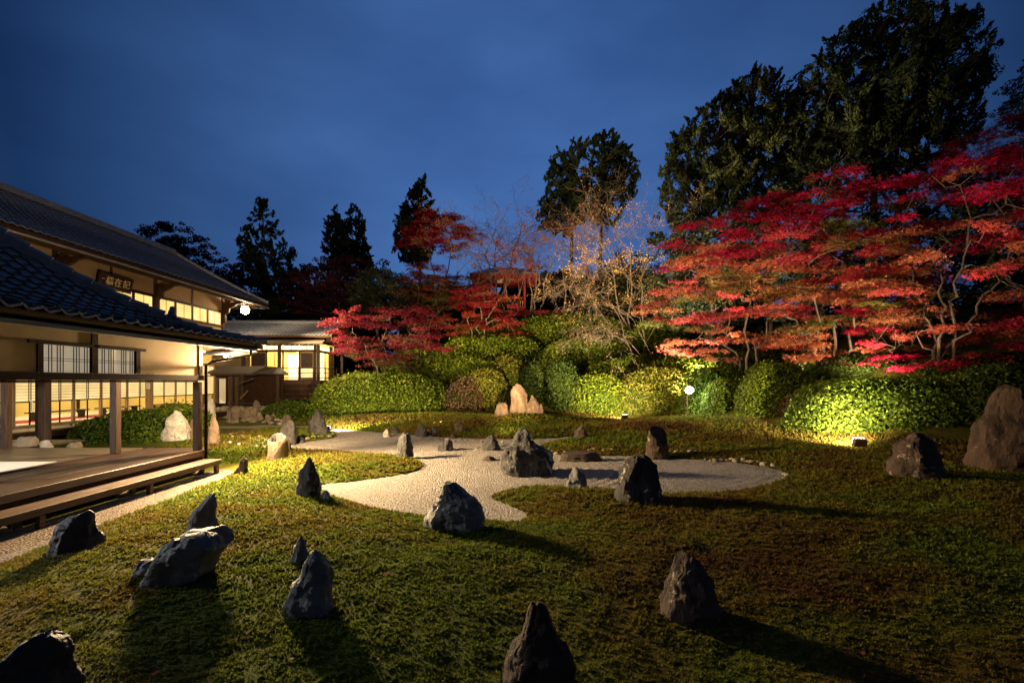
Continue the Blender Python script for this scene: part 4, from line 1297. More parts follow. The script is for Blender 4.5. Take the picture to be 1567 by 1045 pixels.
    MB().prism([(e0, zr0-.01), (e1, zr1-.02), (36.3, zr0-.01), (36.3, zr0-.14), (e1, zr1-.3), (e0, zr0-.14)], 0, -26.0, -12.27).build('roof_deck', M['wood_dark'], wing)
    MB().tube([(-26, e1, zr1+.16), (-12.25, e1, zr1+.16)], .10, 8).box(-26, -12.27, e1-.13, e1+.13, zr1+.02, zr1+.10).build('ridge', M['ridge_tile'], wing)
    MB().prism([(e0-.05, zr0-.02), (e1, zr1-.02), (36.35, zr0-.02), (36.35, zr0-.26), (e1, zr1-.28), (e0-.05, zr0-.26)], 0, -12.265, -12.22).build('barge_board', M['wood_dark'], wing)
    MB().prism([(32.0, 5.28), (35.2, 5.28), (e1, 6.15)], 0, -13.95, -13.85).build('gable_wall', M['plaster_far'], wing)
tea_wing()

# little roofed passage in front of the wing, on a stone platform
psg = thing('roofed_passage', (-16.8, 28, 0.7), 'low roofed passage with bark eaves and square posts on a stone platform', 'passage')
def passage():
    p = MB().add([(-19.0, 26.9, 2.82), (-15.35, 26.9, 2.78), (-15.6, 28.9, 3.26), (-19.0, 28.9, 3.26), (-19.0, 26.9, 2.74), (-15.35, 26.9, 2.70), (-15.6, 28.9, 3.16), (-19.0, 28.9, 3.16)],
           [(0,1,2,3),(7,6,5,4),(0,4,5,1),(1,5,6,2),(2,6,7,3),(3,7,4,0)])
    p.build('roof', M['bark_roof'], psg)
    p = MB().add([(-15.3, 26.9, 2.77), (-15.0, 30.6, 2.77), (-15.6, 30.6, 3.24), (-15.56, 28.9, 3.24), (-15.3, 26.9, 2.70), (-15.0, 30.6, 2.70), (-15.6, 30.6, 3.16), (-15.56, 28.9, 3.16)],
           [(0,1,2,3),(7,6,5,4),(0,4,5,1),(1,5,6,2),(2,6,7,3),(3,7,4,0)])
    p.build('roof', M['bark_roof'], psg)
    for x, y in ((-17.0, 27.5), (-16.72, 27.7), (-18.6, 27.5), (-15.5, 30.2), (-17.9, 30.2)):
        box('post', M['wood_post'], psg, x-0.1, x+0.1, y-0.1, y+0.1, 0.70, 2.60 if y < 29 else 2.9, 0.01)
    MB().beam((-15.7, 27.6, 2.45), (-17.0, 27.6, 1.98), 0.07, 0.09).build('brace', M['wood_post'], psg)
    MB().beam((-19, 27.5, 2.70), (-15.5, 27.5, 2.70), 0.1, 0.1).build('plate', M['wood_post'], psg)
    for i in range(4):
        box('deck_plank', M['wood_post'], psg, -19.2, -15.6, 28.2+i*0.35, 28.2+i*0.35+0.344, 0.86, 0.92-0.003*(i % 2))
    box('white_screen', M['paper_white'], psg, -17.95, -17.55, 27.9, 27.95, 0.95, 2.45)
    box('screen_frame', M['wood_dark'], psg, -17.545, -17.48, 27.88, 27.97, 0.92, 2.55)
    box('back_boards', M['wood_dark'], psg, -19.3, -15.4, 30.7, 30.75, 0.9, 2.9)
    MB().beam((-17.3, 28.6, 0.95), (-16.6, 28.6, 1.7), 0.05, 0.05).build('strut', M['pale_wood'], psg)
passage()
plat = thing('stone_platform', (-17, 27.5, 0.2), 'tan squared-boulder retaining platform under the roofed passage', 'stone wall')
def platform():
    r = rng(4)
    box('earth_fill', M['stone_wall'], plat, -19.5, -15.6, 27.25, 31, -0.2, 0.60)
    x = -19.3
    while x < -15.5:
        w = r.uniform(0.35, 0.62)
        u0 = CX + x / 27.0 * F; u1 = CX + (x + w) / 27.0 * F
        o = stone('stone_block', u0, u1, 624 + r.uniform(-1, 1.5), 641, 'block', M['stone_wall'], None, r.randint(999), .8, lod=.7, d=26.9, parent=plat, z0=0.05)
        x += w * 0.98
    for i in range(6):
        u = 338 + i * 11 + r.uniform(-3, 3)
        stone('capping_stone', u - 7, u + 7, 621.5 + r.uniform(-1, 1), 626, 'block', M['stone_wall'], None, r.randint(999), .9, lod=.6, d=27.3, parent=plat, z0=0.55, sink=0.0)
platform()
rub = [(372,386,628,640),(384,397,622,636),(392,404,630,642),(398,412,620,633),(368,378,638,646),(380,392,640,649),(404,416,634,645),(388,400,612,622),(344,357,638,648),(352,368,640,650),(414,424,630,640)]
RL = ['tan rubble stone low at the left of the heap by the round low hedge', 'squarish rubble stone in the upper part of the heap by the round low hedge', 'flat rubble stone in the middle of the heap', 'topmost leaning rubble stone touching the round low hedge',
      'small outlying rubble stone below the platform corner', 'rubble stone at the foot of the heap on the gravel strip', 'rubble stone tucked under the round low hedge', 'rubble stone high up against the tea room base', 'broad flat stone under the platform at the gravel strip', 'reddish flat stone right of the broad flat one under the platform', 'small rubble stone half under the left of the round low hedge']
for i, (a, b, c, e_) in enumerate(rub):
    dd = 27.6 - (e_ - 625) * 0.14
    stone('rubble_stone', a, b, c, e_, ('lump', 'block')[i % 2], M['stone_wall'], RL[i], 300 + i, .9, lod=.8, d=dd, cat='rock', sink=0.3)

# ------------------------------------------------------------------ vermilion pavilion on the hill
pav = thing('hill_pavilion', (0.8, 43.5, 8.0), 'vermilion pavilion with railed veranda under a wide red-raftered roof on the hilltop', 'pavilion')
def pavilion():
    fl = 8.95
    x0, x1, y0, y1 = -2.6, 1.2, 43.0, 46.0
    RP = M['red_paint']
    for x in (x0, -0.7, x1):
        for y in (y0, y1):
            box('post', RP, pav, x-0.09, x+0.09, y-0.09, y+0.09, 7.3, 12.3, 0.012)
    box('floor_beam', RP, pav, x0-0.2, x1+0.2, y0-0.15, y0-0.092, fl-0.42, fl+0.08)
    box('floor', RP, pav, x0-0.15, x1+0.15, y0-0.09, y1+0.1, fl-0.1, fl)
    for z in (fl+0.95, fl+0.30):
        box('railing_bar', RP, pav, x0+0.095, -0.795, y0-0.03, y0+0.03, z-0.035, z+0.035)
        box('railing_bar', RP, pav, -0.605, x1-0.095, y0-0.03, y0+0.03, z-0.035, z+0.035)
    k = 17
    for i in range(k):
        x = x0 + 0.2 + (x1 - x0 - 0.4) * i / (k - 1)
        if abs(x + 0.7) < 0.12: continue
        box('baluster', M['pale_wood'], pav, x-0.035, x+0.035, y0-0.025, y0+0.025, fl+0.338, fl+0.912)
    box('head_beam', RP, pav, x0-0.3, x1+0.3, y0-0.08, y0+0.08, 12.0, 12.25)
    box('name_panel', M['gilt'], pav, -1.4, -0.9, y0-0.14, y0-0.09, 11.55, 11.9)
    # roof: hipped slab, red underside with rafters
    ez, tz = 12.1, 13.3
    ax0, ax1, ay0, ay1 = x0-1.3, x1+1.25, y0-1.3, y1+1.3
    cx, cy = (x0+x1)/2, (y0+y1)/2
    for nm, mt, dz in (('roof', M['tile'], 0.12), ('soffit', RP, 0.0)):
        vs = [(ax0, ay0, ez+dz), (ax1, ay0, ez+dz), (ax1, ay1, ez+dz), (ax0, ay1, ez+dz), (cx-1, cy, tz+dz), (cx+1, cy, tz+dz)]
        vs += [(x, y, z-0.08) for x, y, z in vs]
        MB().add(vs, [(0,1,5,4),(1,2,5),(2,3,4,5),(3,0,4),(6,10,11,7),(7,11,8),(8,11,10,9),(9,10,6),(0,6,7,1),(1,7,8,2),(2,8,9,3),(3,9,6,0)]).build(nm, mt, pav)
    for i in range(24):
        x = ax0 + 0.15 + (ax1 - ax0 - 0.3) * i / 23
        MB().beam((x, ay0+0.03, ez-0.12), (x*0.9+cx*0.1, y0+0.3, ez+0.47), 0.07, 0.08).build('rafter', RP, pav)
    for i in range(16):
        y = ay0 + 0.4 + (ay1 - ay0 - 0.8) * i / 15
        MB().beam((ax1-0.03, y, ez-0.12), (x1-0.2, y*0.9+cy*0.1, ez+0.5), 0.07, 0.08).build('rafter', RP, pav)
    # open stage running out to the right
    box('stage_floor', RP, pav, x1+0.16, 5.45, y0-0.1, y1-0.8, fl-0.12, fl+0.02)
    box('stage_beam', RP, pav, x1+0.21, 5.40, y0-0.16, y0-0.105, fl-0.32, fl+0.03)
    for x in (2.6, 4.0, 5.3):
        box('stage_post', RP, pav, x-0.08, x+0.08, y0-0.05, y0+0.11, 7.3, fl-0.125)
    for i in range(9):
        box('end_cap', M['pale_wood'], pav, x1+0.4+i*0.44, x1+0.47+i*0.44, y0-0.175, y0-0.162, fl-0.06, fl+0.0)
pavilion()

# ------------------------------------------------------------------ clipped hedges and shrubs
def leaf_quads(C, Nn, size, tint, r, aspect=0.55, axis=None):
    n = len(C)
    Nn = Nn / (np.linalg.norm(Nn, axis=1, keepdims=True) + 1e-9)
    q = r.normal(size=(n, 3))
    a = np.cross(Nn, q) if axis is None else axis
    a = a / (np.linalg.norm(a, axis=1, keepdims=True) + 1e-9)
    b = np.cross(Nn, a); b /= (np.linalg.norm(b, axis=1, keepdims=True) + 1e-9)
    s = size[:, None]
    fold = Nn * (s * 0.12)
    V = np.stack([C - a * s * 0.5, C + b * s * aspect * 0.5 + fold, C + a * s * 0.5, C - b * s * aspect * 0.5 + fold], 1).reshape(-1, 3)
    T = np.repeat(tint, 4, axis=0)
    return V, T

def star_leaves(C, Nn, size, tint, r):
    """three-lobed maple leaves: a fan of narrow triangles"""
    n = len(C)
    Nn = Nn / (np.linalg.norm(Nn, axis=1, keepdims=True) + 1e-9)
    q = r.normal(size=(n, 3))
    a = np.cross(Nn, q); a /= (np.linalg.norm(a, axis=1, keepdims=True) + 1e-9)
    b = np.cross(Nn, a)
    s = size[:, None]
    VV = []
    for th, ln in ((-0.95, 0.8), (0.0, 1.0), (0.95, 0.8)):
        d = a * math.cos(th) + b * math.sin(th); e = -a * math.sin(th) + b * math.cos(th)
        base = C - a * s * 0.42
        VV.append(np.stack([base + d * s * 0.34 * ln + e * s * 0.15, base + d * s * 0.22 * ln - e * s * 0.15, base + d * s * ln - Nn * s * 0.10], 1))
    V = np.stack(VV, 1).reshape(-1, 3)
    return V, np.repeat(tint, 9, axis=0)

GREENS = {'green': ((0.042, 0.080, 0.007), (0.105, 0.145, 0.014)), 'yellow': ((0.085, 0.100, 0.012), (0.17, 0.150, 0.022)),
          'brown': ((0.085, 0.060, 0.030), (0.19, 0.110, 0.060)), 'deep': ((0.020, 0.040, 0.007), (0.055, 0.078, 0.012)), 'olive': ((0.062, 0.100, 0.007), (0.145, 0.175, 0.013))}
def hedge(u0, u1, vt, vb, d, T, tone, label, seed, n=None, px_=2.6, q=2.6, lsize=None, name='clipped_hedge', rot=0.0, bot=None, group=None):
    r = rng(seed + 500)
    a = (u1 - u0) / 2 / F * d; xc = ((u0 + u1) / 2 - CX) / F * d
    zt = EYE - (vt - HY) / F * d
    zb = min(g1(xc, d), g1(xc - a * .6, d), g1(xc + a * .6, d), g1(xc, d - T / 2)) - 0.25
    if bot is not None: zb = bot
    c = zt - zb; b = T / 2
    area = math.pi * (a + b) * c * 0.9 + a * b * 3
    ls = lsize or 0.0046 * d
    n = n or int(2.1 * area / (ls * ls * 0.5))
    if n > 17000: ls *= min(1.25, (n / 17000) ** 0.5); n = 17000
    g = r.normal(size=(n, 3)) * np.array([a, b, c]); g[:, 2] = np.abs(g[:, 2])
    g += np.array([0, 0, 1e-3])
    u = np.abs(g) / np.array([a, b, c])
    Fv = ((u[:, 0] ** px_ + u[:, 1] ** px_) ** (q / px_) + u[:, 2] ** q) ** (1 / q)
    p = g / Fv[:, None]
    nr = np.sign(p) * (np.abs(p) / np.array([a, b, c])) ** (px_ - 1) / np.array([a, b, c])
    nr /= np.linalg.norm(nr, axis=1, keepdims=True) + 1e-9
    lu = lump(p[:, 0] * 1.0 + p[:, 2] * .7 + seed, p[:, 1] + p[:, 2] * 0.9, 1.5, seed) * 0.15 + lump(p[:, 0] + p[:, 2] * .6, p[:, 1] - p[:, 2], 5.5, seed + 1) * 0.06
    keep = (nr[:, 1] < 0.55) | (r.uniform(size=n) < 0.4)
    off = lu + (r.uniform(-0.11, 0.07, n) + 0.16 * (r.uniform(size=n) > 0.96)) * (ls / 0.10)
    p2 = p + nr * off[:, None]
    p2, nr, lu = p2[keep], nr[keep], lu[keep]
    n = len(p2)
    t0, t1 = np.array(GREENS[tone][0]), np.array(GREENS[tone][1])
    mixv = np.clip(0.45 + 0.35 * lump(p2[:, 0] * 1.3, p2[:, 1] + p2[:, 2] * 1.6, 1.4, seed + 2) + r.normal(0, 0.28, n), 0, 1)
    tint = t0 + (t1 - t0) * mixv[:, None]
    tint *= r.uniform(0.5, 1.5, (n, 1))
    if rot:
        cs, sn = math.cos(rot), math.sin(rot)
        Rm = np.array([[cs, -sn, 0], [sn, cs, 0], [0, 0, 1]])
        p2 = p2 @ Rm.T; nr = nr @ Rm.T
    V, Tn = leaf_quads(p2, nr + np.array([0, 0, .35]) + r.normal(0, 1.0, (n, 3)), ls * r.uniform(0.55, 1.6, n), tint, r)
    o = thing(name, (xc, d, zb), label, 'hedge' if 'hedge' in name else 'shrub', group)
    link('leaves', mesh_np('leaves', V, np.arange(len(V)), 4, M['leaf_hedge'], tint=Tn), o)
    # twig mass inside
    nu, nv = 26, 12; vs = []
    for j in range(nv + 1):
        th = math.pi / 2 * j / nv
        for i in range(nu):
            ph = 2 * math.pi * i / nu
            dx, dy, dz = math.cos(th) * math.cos(ph) * a, math.cos(th) * math.sin(ph) * b, math.sin(th) * c
            uu = abs(dx) / a, abs(dy) / b, abs(dz) / c
            f = ((uu[0] ** px_ + uu[1] ** px_) ** (q / px_) + uu[2] ** q) ** (1 / q)
            vs.append((dx / f, dy / f, dz / f))
    A = np.array(vs)
    A = A * (1 - 0.20 / np.maximum(np.array([a, b, c]), 0.5))
    k = 1.0
    k2 = lump(A[:, 0] + A[:, 2] * .7 + seed, A[:, 1] + A[:, 2] * 0.9, 1.5, seed) * 0.13
    A = A * (k + k2 / np.maximum(np.linalg.norm(A, axis=1), .3))[:, None]
    if rot: A = A @ Rm.T
    fs = []
    for j in range(nv):
        for i in range(nu):
            i2 = (i + 1) % nu
            fs.append((j*nu+i, j*nu+i2, (j+1)*nu+i2, (j+1)*nu+i))
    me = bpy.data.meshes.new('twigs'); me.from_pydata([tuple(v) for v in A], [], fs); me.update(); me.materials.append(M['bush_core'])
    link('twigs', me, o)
    return o
M['leaf_hedge'] = leaf_mat('leaf_hedge', 0.2, 0.6)
H = [
 # u0,u1,vt,vb,d,T,tone,label
 (484,690,574,637,28.9,3.6,'olive','long rounded azalea hedge at the foot of the slope right of the tea room'),
 (683,742,583,637,28.3,2.4,'brown','red-brown rounded azalea right of the long front hedge'),
 (712,778,566,634,28.9,2.6,'yellow','yellow-green cut azalea squeezed between the red-brown one and the pale stones'),
 (605,765,547,600,31.2,2.8,'olive','long sloping hedge rising behind the long front hedge'),
 (742,812,549,592,31.3,2.4,'yellow','pale green clipped mound above the red-brown azalea'),
 (796,838,553,627,29.5,2.4,'deep','round bush directly behind the pale stones, their shadow put into its dark leaf tone, left one'),  # this bush and the next carry the stones' shadow in their leaf tint
 (830,884,555,628,29.0,2.6,'deep','round bush directly behind the pale stones, their shadow put into its dark leaf tone, right one'),
 (672,832,518,600,34.8,3.4,'olive','middle hillside hedge above the pale green mound'),
 (585,715,537,600,33.6,3.0,'olive','hillside hedge under the left red maple'),
 (818,968,523,610,34.2,3.4,'olive','middle hillside hedge that carries the shadow of the pale stones'),
 (768,968,486,545,38.5,5.0,'olive','topmost hillside hedge below the vermilion pavilion'),
 (690,800,490,522,38.0,3.0,'olive','topmost hedge under the small red maple'),
 (868,962,575,631,28.6,2.4,'olive','bright green low clipped hedge just right of the pale stones'),
 (885,1062,549,600,31.2,2.8,'olive','hedge band stepping up behind the bright green low clipped hedge'),
 (940,1060,500,550,36.0,4.0,'olive','hedge under the leafless arching branches'),
 (945,1062,562,628,28.4,2.8,'yellow','yellow-lit bushy azalea left of the white floodlight'),
 (1040,1145,566,648,24.2,2.6,'green','dense green clipped hedge around the white floodlight'),
 (985,1145,545,600,29.5,3.4,'olive','upper hedge behind the white floodlight'),
 (1132,1246,556,664,20.6,2.6,'olive','tall round leafy bush between the white floodlight and the long right hedge'),
 (1190,1250,600,672,19.3,1.4,'brown','small brownish bush at the foot of the tall round leafy bush'),
 (1222,1530,578,694,17.2,3.4,'green','longest clipped hedge at the right, lit yellow-green by the ground floodlight'),
 (1440,1660,568,700,16.3,3.0,'deep','dark end of the right hedges behind the huge brown boulder'),
 (1090,1260,540,590,25.0,3.6,'deep','dark hedge under the lowest red maple branches'),
 (1230,1420,545,590,22.0,3.4,'deep','dark upper hedge behind the longest right hedge'),
 (1380,1600,545,590,20.5,3.4,'deep','dark upper hedge at the far right under the red maples'),
 (1078,1160,580,656,22.4,2.0,'green','lower clipped hedge just right of the white floodlight'),
 (408,482,614,652,26.3,1.9,'green','round low hedge on the rubble bank before the tea room'),
 (138,268,632,690,17.0,2.2,'green','clipped shrub in the courtyard seen through the open hall'),
 (225,322,622,660,19.0,1.8,'olive','clipped shrub behind the white-patched courtyard stone'),
]
for i, (u0, u1, vt, vb, d, T, tone, lab) in enumerate(H):
    hedge(u0, u1, vt, vb, d, T, tone, lab, i, px_=3.0 if (u1-u0) < 120 else 4.0, q=2.7 if (u1-u0) < 140 else 3.4)
def small_plant(u, v, h, d, lab, seed):
    r = rng(seed); n = 260
    X = (u - CX) / F * d; z = EYE - (v - HY) / F * d
    C = r.normal(0, 1, (n, 3)) * np.array([h*.4, h*.4, h*.28]) + np.array([0, 0, h*.5])
    t = np.array([0.10, 0.13, 0.02]) * r.uniform(.6, 1.4, (n, 1))
    V, Tn = leaf_quads(C, r.normal(0, 1, (n, 3)) + np.array([0, 0, .6]), np.full(n, h*.16), t, r)
    o = link('small_plant', mesh_np('small_plant', V, np.arange(len(V)), 4, M['leaf_hedge'], tint=Tn), None, (X, d, z)); tag(o, lab, 'plant')
small_plant(397, 690, 0.45, 14.6, 'small yellow-green plant left of the pale stump-like stone', 8)
# ------------------------------------------------------------------ trees
def in_poly(poly, U, W): return sdist(poly, U, W) < 0

def fill(poly, n, dc, D, r, flat=0.0):
    """n points inside a crown outline, spread through its depth; returns world points and edge closeness"""
    poly = np.array(poly, dtype=float)
    lo, hi = poly.min(0), poly.max(0)
    pts = np.zeros((0, 2))
    while len(pts) < n:
        c = r.uniform(lo, hi, (n * 3, 2)); pts = np.concatenate([pts, c[in_poly(poly, c[:, 0], c[:, 1])]])
    pts = pts[:n]
    e = -sdist(poly, pts[:, 0], pts[:, 1])
    em = max(e.max(), 1e-6)
    half = D * np.sqrt(np.clip(e / em * 1.3, 0.04, 1))
    d = dc + r.uniform(-1, 1, n) * half
    # keep the real crown the same size at every depth
    X = (pts[:, 0] - CX) / F * dc; Z = EYE - (pts[:, 1] - HY) / F * dc
    return np.stack([X, d, Z], -1), e / em

def limb(mb, a, b, r0, r1, r, sag=0.0, n=5, seg=5, wob=0.06):
    a, b = np.array(a, float), np.array(b, float)
    L = np.linalg.norm(b - a)
    pts, rad = [], []
    j = r.normal(0, wob * L, (n + 1, 3))
    for i in range(n + 1):
        t = i / n
        p = a + (b - a) * t + np.array([0, 0, sag * L * 4 * t * (1 - t)]) + j[i] * (t * (1 - t) * 4) * 0.5
        pts.append(p); rad.append(r0 + (r1 - r0) * t ** 0.8)
    mb.tube(pts, rad, seg, cap=False)
    return pts

def tree_root(name, base, label, cat, group=None):
    return thing(name, base, label, cat, group)

def maple(base, stems, poly, dc, D, npad, pad_r, per, cols, label, seed, lsize=0.092, bark='bark_pale', group=None, z_off=0.0, cat='maple tree', thick=0.05, twigs=True):
    """layered Japanese maple: flat drooping leaf sprays carried by fine curved branches"""
    r = rng(seed + 2000)
    base = np.array(base, float)
    root = tree_root('maple_tree', Vector(base), label, cat, group)
    pads, edge = fill(poly, npad, dc, D, r)
    zmin, zmax = pads[:, 2].min(), pads[:, 2].max()
    mb = MB()
    joints = []
    for (sx, sy, sz) in stems:
        p = limb(mb, base, (sx, sy, sz), 0.12 if len(stems) < 3 else 0.085, 0.03, r, 0.05, 10, 7, 0.07)
        joints += p[2:]
    J = np.array(joints)
    # main boughs
    order = r.permutation(npad)
    for k in order[:max(8, npad // 7)]:
        c = pads[k]
        dj = np.linalg.norm((J - c) * np.array([1, 1, 1.6]), axis=1) + 3.0 * np.maximum(J[:, 2] - c[2], 0)
        s = J[np.argmin(dj)]
        p = limb(mb, s, c, 0.045, 0.014, r, 0.10, 6, 5, 0.13)
        J = np.concatenate([J, np.array(p[2:])])
    tb = MB()
    LC, LN, LT, LS = [], [], [], []
    cols = [np.array(c) for c in cols]
    for k in range(npad):
        c = pads[k]
        dj = np.linalg.norm(J - c, axis=1); s = J[np.argmin(dj)]
        limb(tb, s, c, 0.018, 0.008, r, 0.08, 4, 4, 0.16)
        R_ = pad_r * r.uniform(0.6, 1.35)
        rx, ry = R_ * r.uniform(1.1, 1.9), R_ * r.uniform(0.7, 1.1)
        m = max(4, int(9 * R_ / pad_r))
        ang = r.uniform(0, 6.283, m); ro = np.sqrt(r.uniform(0.05, 1, m))
        tilt = r.normal(0, 0.10, 2)
        sub = np.stack([np.cos(ang) * ro * rx, np.sin(ang) * ro * ry, -0.22 * R_ * ro ** 2 + r.normal(0, thick * 0.8, m)], -1)
        sub[:, 2] += sub[:, 0] * tilt[0] + sub[:, 1] * tilt[1]
        if twigs:
            for q in sub[:: 2]:
                limb(tb, c, c + q, 0.009, 0.004, r, 0.05, 2, 3, 0.12)
        nl = int(per * R_ / pad_r)
        w = r.randint(0, m, nl)
        loc = sub[w] + r.normal(0, 1, (nl, 3)) * np.array([R_ * 0.30, R_ * 0.27, thick * 1.2])
        LC.append(c + loc)
        LN.append(np.tile([tilt[0] * -1, tilt[1] * -1, 1.0], (nl, 1)) + r.normal(0, 0.45, (nl, 3)))
        h = (c[2] - zmin) / (zmax - zmin + 1e-6)
        f = np.clip(h * (len(cols) - 1) + r.normal(0, 0.75), 0, len(cols) - 1.001)
        i = int(f); cc = cols[i] + (cols[min(i + 1, len(cols) - 1)] - cols[i]) * (f - i)
        tn = cc * r.uniform(0.45, 1.5, (nl, 1)) * (1 + r.normal(0, 0.12, (nl, 3)))
        LT.append(np.clip(tn, 0.002, 0.9)); LS.append(lsize * r.uniform(0.65, 1.35, nl))
    C = np.concatenate(LC); V, T = star_leaves(C, np.concatenate(LN), np.concatenate(LS) * 1.35, np.concatenate(LT), r)
    V = V - base
    link('crown', mesh_np('crown', V, np.arange(len(V)), 3, M['leaf'], tint=T), root)
    mb.build('trunk', M[bark], root, smooth=True)
    tag(tb.build('twigs', M['bark_pale'], root, smooth=True), kind='stuff')  # pale tone puts a lamplit look into the fine twigs
    return root

def clump_tree(name, base, top, poly, dc, D, ncl, cr, per, tone, label, seed, lsize=0.2, flat=0.7, up=0.3, trunk_r=0.25, cat='conifer', mat='needle', group=None, bark='bark', trunks=None, leafasp=0.4, plume=False):
    """evergreen or far tree: trunk, limbs and many uneven foliage clumps with gaps"""
    r = rng(seed + 4000)
    base = np.array(base, float)
    root = tree_root(name, Vector(base), label, cat, group)
    cl, edge = fill(poly, ncl, dc, D, r)
    mb = MB()
    tt = trunks or [(base, top)]
    J = []
    for a, b in tt:
        J += limb(mb, a, b, trunk_r, trunk_r * 0.18, r, 0, 9, 7, 0.012)
    J = np.array(J)
    for k in range(0, ncl, 3):
        c = cl[k]
        dj = np.linalg.norm((J - c) * np.array([1, 1, 1.5]), axis=1) + 1.5 * np.maximum(J[:, 2] - c[2], 0)
        limb(mb, J[np.argmin(dj)], c, trunk_r * 0.22, 0.015, r, -0.03, 3, 4, 0.06)
    mb.build('trunk', M[bark], root, smooth=True)
    LC, LN, LT, LS, LA = [], [], [], [], []
    t0, t1 = np.array(tone[0]), np.array(tone[1])
    for k in range(ncl):
        R_ = cr * r.uniform(0.55, 1.3) * (0.7 + 0.5 * edge[k])
        nl = int(per * (R_ / cr) ** 2) + 3
        q = r.normal(0, 1, (nl, 3)); q /= np.linalg.norm(q, axis=1, keepdims=True)
        q *= (r.uniform(0.35, 1, (nl, 1))) ** 0.5
        loc = q * R_ * np.array([1, 1, flat])
        loc[:, 2] += 0.25 * R_ * (1 - np.hypot(q[:, 0], q[:, 1]))
        if plume:                      # feathery spray: fans out and up from its twig
            ax = np.array([r.normal(0, .55), r.normal(0, .55), r.uniform(0.35, 1.0)]); ax /= np.linalg.norm(ax)
            t = r.uniform(0, 1, nl)[:, None]
            loc = ax * (t * 2.0 - 0.8) * R_ + q * R_ * 0.62 * (1.02 - t) ** 0.8
            LA.append(ax + q * 0.55 + r.normal(0, .2, (nl, 3)))
        LC.append(cl[k] + loc)
        LN.append(q * np.array([1, 1, 0.6]) + r.normal(0, 0.6, (nl, 3)) + np.array([0, 0, up]))
        m = np.clip(r.normal(0.45, 0.3), 0, 1)
        LT.append((t0 + (t1 - t0) * m) * r.uniform(0.6, 1.4, (nl, 1))); LS.append(lsize * r.uniform(0.6, 1.4, nl))
    V, T = leaf_quads(np.concatenate(LC), np.concatenate(LN), np.concatenate(LS), np.clip(np.concatenate(LT), 0.001, 1), r, leafasp, np.concatenate(LA) if plume else None)
    link('crown', mesh_np('crown', V - base, np.arange(len(V)), 4, M[mat], tint=T), root)
    return root

def ground_at(u, v_hint, d):
    x = (u - CX) / F * d
    return (x, d, g1(x, d) - 0.1)

# ---- conifers along the skyline
CON = ((0.012, 0.022, 0.010), (0.045, 0.060, 0.020))
CONL = ((0.022, 0.034, 0.012), (0.085, 0.095, 0.030))
def Pz(u, v, d): return np.array(P(u, v, d))
clump_tree('conifer_tree', ground_at(412, 470, 55), Pz(403, 305, 55), [(403,300),(412,318),(408,330),(425,338),(418,350),(440,358),(425,372),(452,384),(440,400),(455,420),(440,440),(370,440),(364,415),(378,392),(366,375),(385,362),(378,345),(394,332),(390,318)], 55, 4, 190, 0.62, 70, CON, 'ragged pointed fir standing alone on the skyline above the hall roof end', 1, 0.46, 0.8, 0.0, plume=True, leafasp=.35)
clump_tree('conifer_tree', ground_at(515, 470, 60), Pz(516, 318, 60), [(516,316),(526,345),(530,390),(536,425),(496,425),(497,380),(504,340)], 60, 2.6, 150, 0.65, 60, CON, 'narrow pointed cedar, left of the close pair on the skyline', 2, 0.46, 0.8, 0.0, plume=True, leafasp=.35)
clump_tree('conifer_tree', ground_at(546, 470, 60), Pz(545, 312, 60), [(544,311),(553,330),(562,370),(575,420),(524,420),(526,370),(533,330)], 60, 2.6, 170, 0.65, 60, CON, 'narrow pointed cedar, right and taller of the close pair on the skyline', 3, 0.46, 0.8, 0.0, plume=True, leafasp=.35)
clump_tree('conifer_tree', ground_at(646, 470, 56), Pz(646, 270, 56), [(646,269),(656,292),(660,320),(672,345),(660,400),(612,400),(602,375),(612,340),(624,300),(636,290)], 56, 3.4, 230, 0.7, 70, CON, 'broad pointed cedar rising behind the crimson maple top', 4, 0.46, 0.8, 0.0, plume=True, leafasp=.35)
clump_tree('conifer_tree', ground_at(875, 470, 50), Pz(872, 225, 50), [(850,235),(878,217),(898,226),(904,260),(896,300),(905,330),(880,345),(868,368),(848,350),(826,355),(820,318),(838,300),(830,270),(845,258)], 50, 3.4, 210, 0.66, 75, CON, 'hinoki cypress with a bare lower trunk, left of the pair above the pavilion', 5, 0.44, 0.9, 0.0, trunk_r=0.3, plume=True, leafasp=.35)
clump_tree('conifer_tree', ground_at(913, 470, 49), Pz(925, 218, 49), [(905,215),(930,208),(958,230),(976,262),(974,296),(958,305),(950,335),(930,345),(912,340),(900,330),(892,290),(900,250)], 49, 3.4, 230, 0.68, 75, CON, 'hinoki cypress with a bare lower trunk, right of the pair above the pavilion', 6, 0.44, 0.9, 0.0, trunk_r=0.3, plume=True, leafasp=.35)
clump_tree('conifer_tree', ground_at(1110, 470, 33), Pz(1165, 120, 33), [(1165,106),(1200,135),(1215,170),(1240,220),(1250,290),(1220,330),(1160,345),(1090,345),(1030,350),(1010,320),(1012,240),(1038,200),(1060,180),(1100,150),(1140,120)], 33, 3.6, 780, 0.60, 140, CONL, 'tall olive-tinged cypress with drooping sprays left of the largest tree', 7, 0.25, 1.0, 0.0, trunk_r=0.28, leafasp=0.36, plume=True,
           trunks=[(ground_at(1100, 470, 33), Pz(1150, 130, 33)), (ground_at(1085, 470, 33.5), Pz(1075, 190, 33.5)), (ground_at(1180, 470, 34), Pz(1195, 160, 34))])
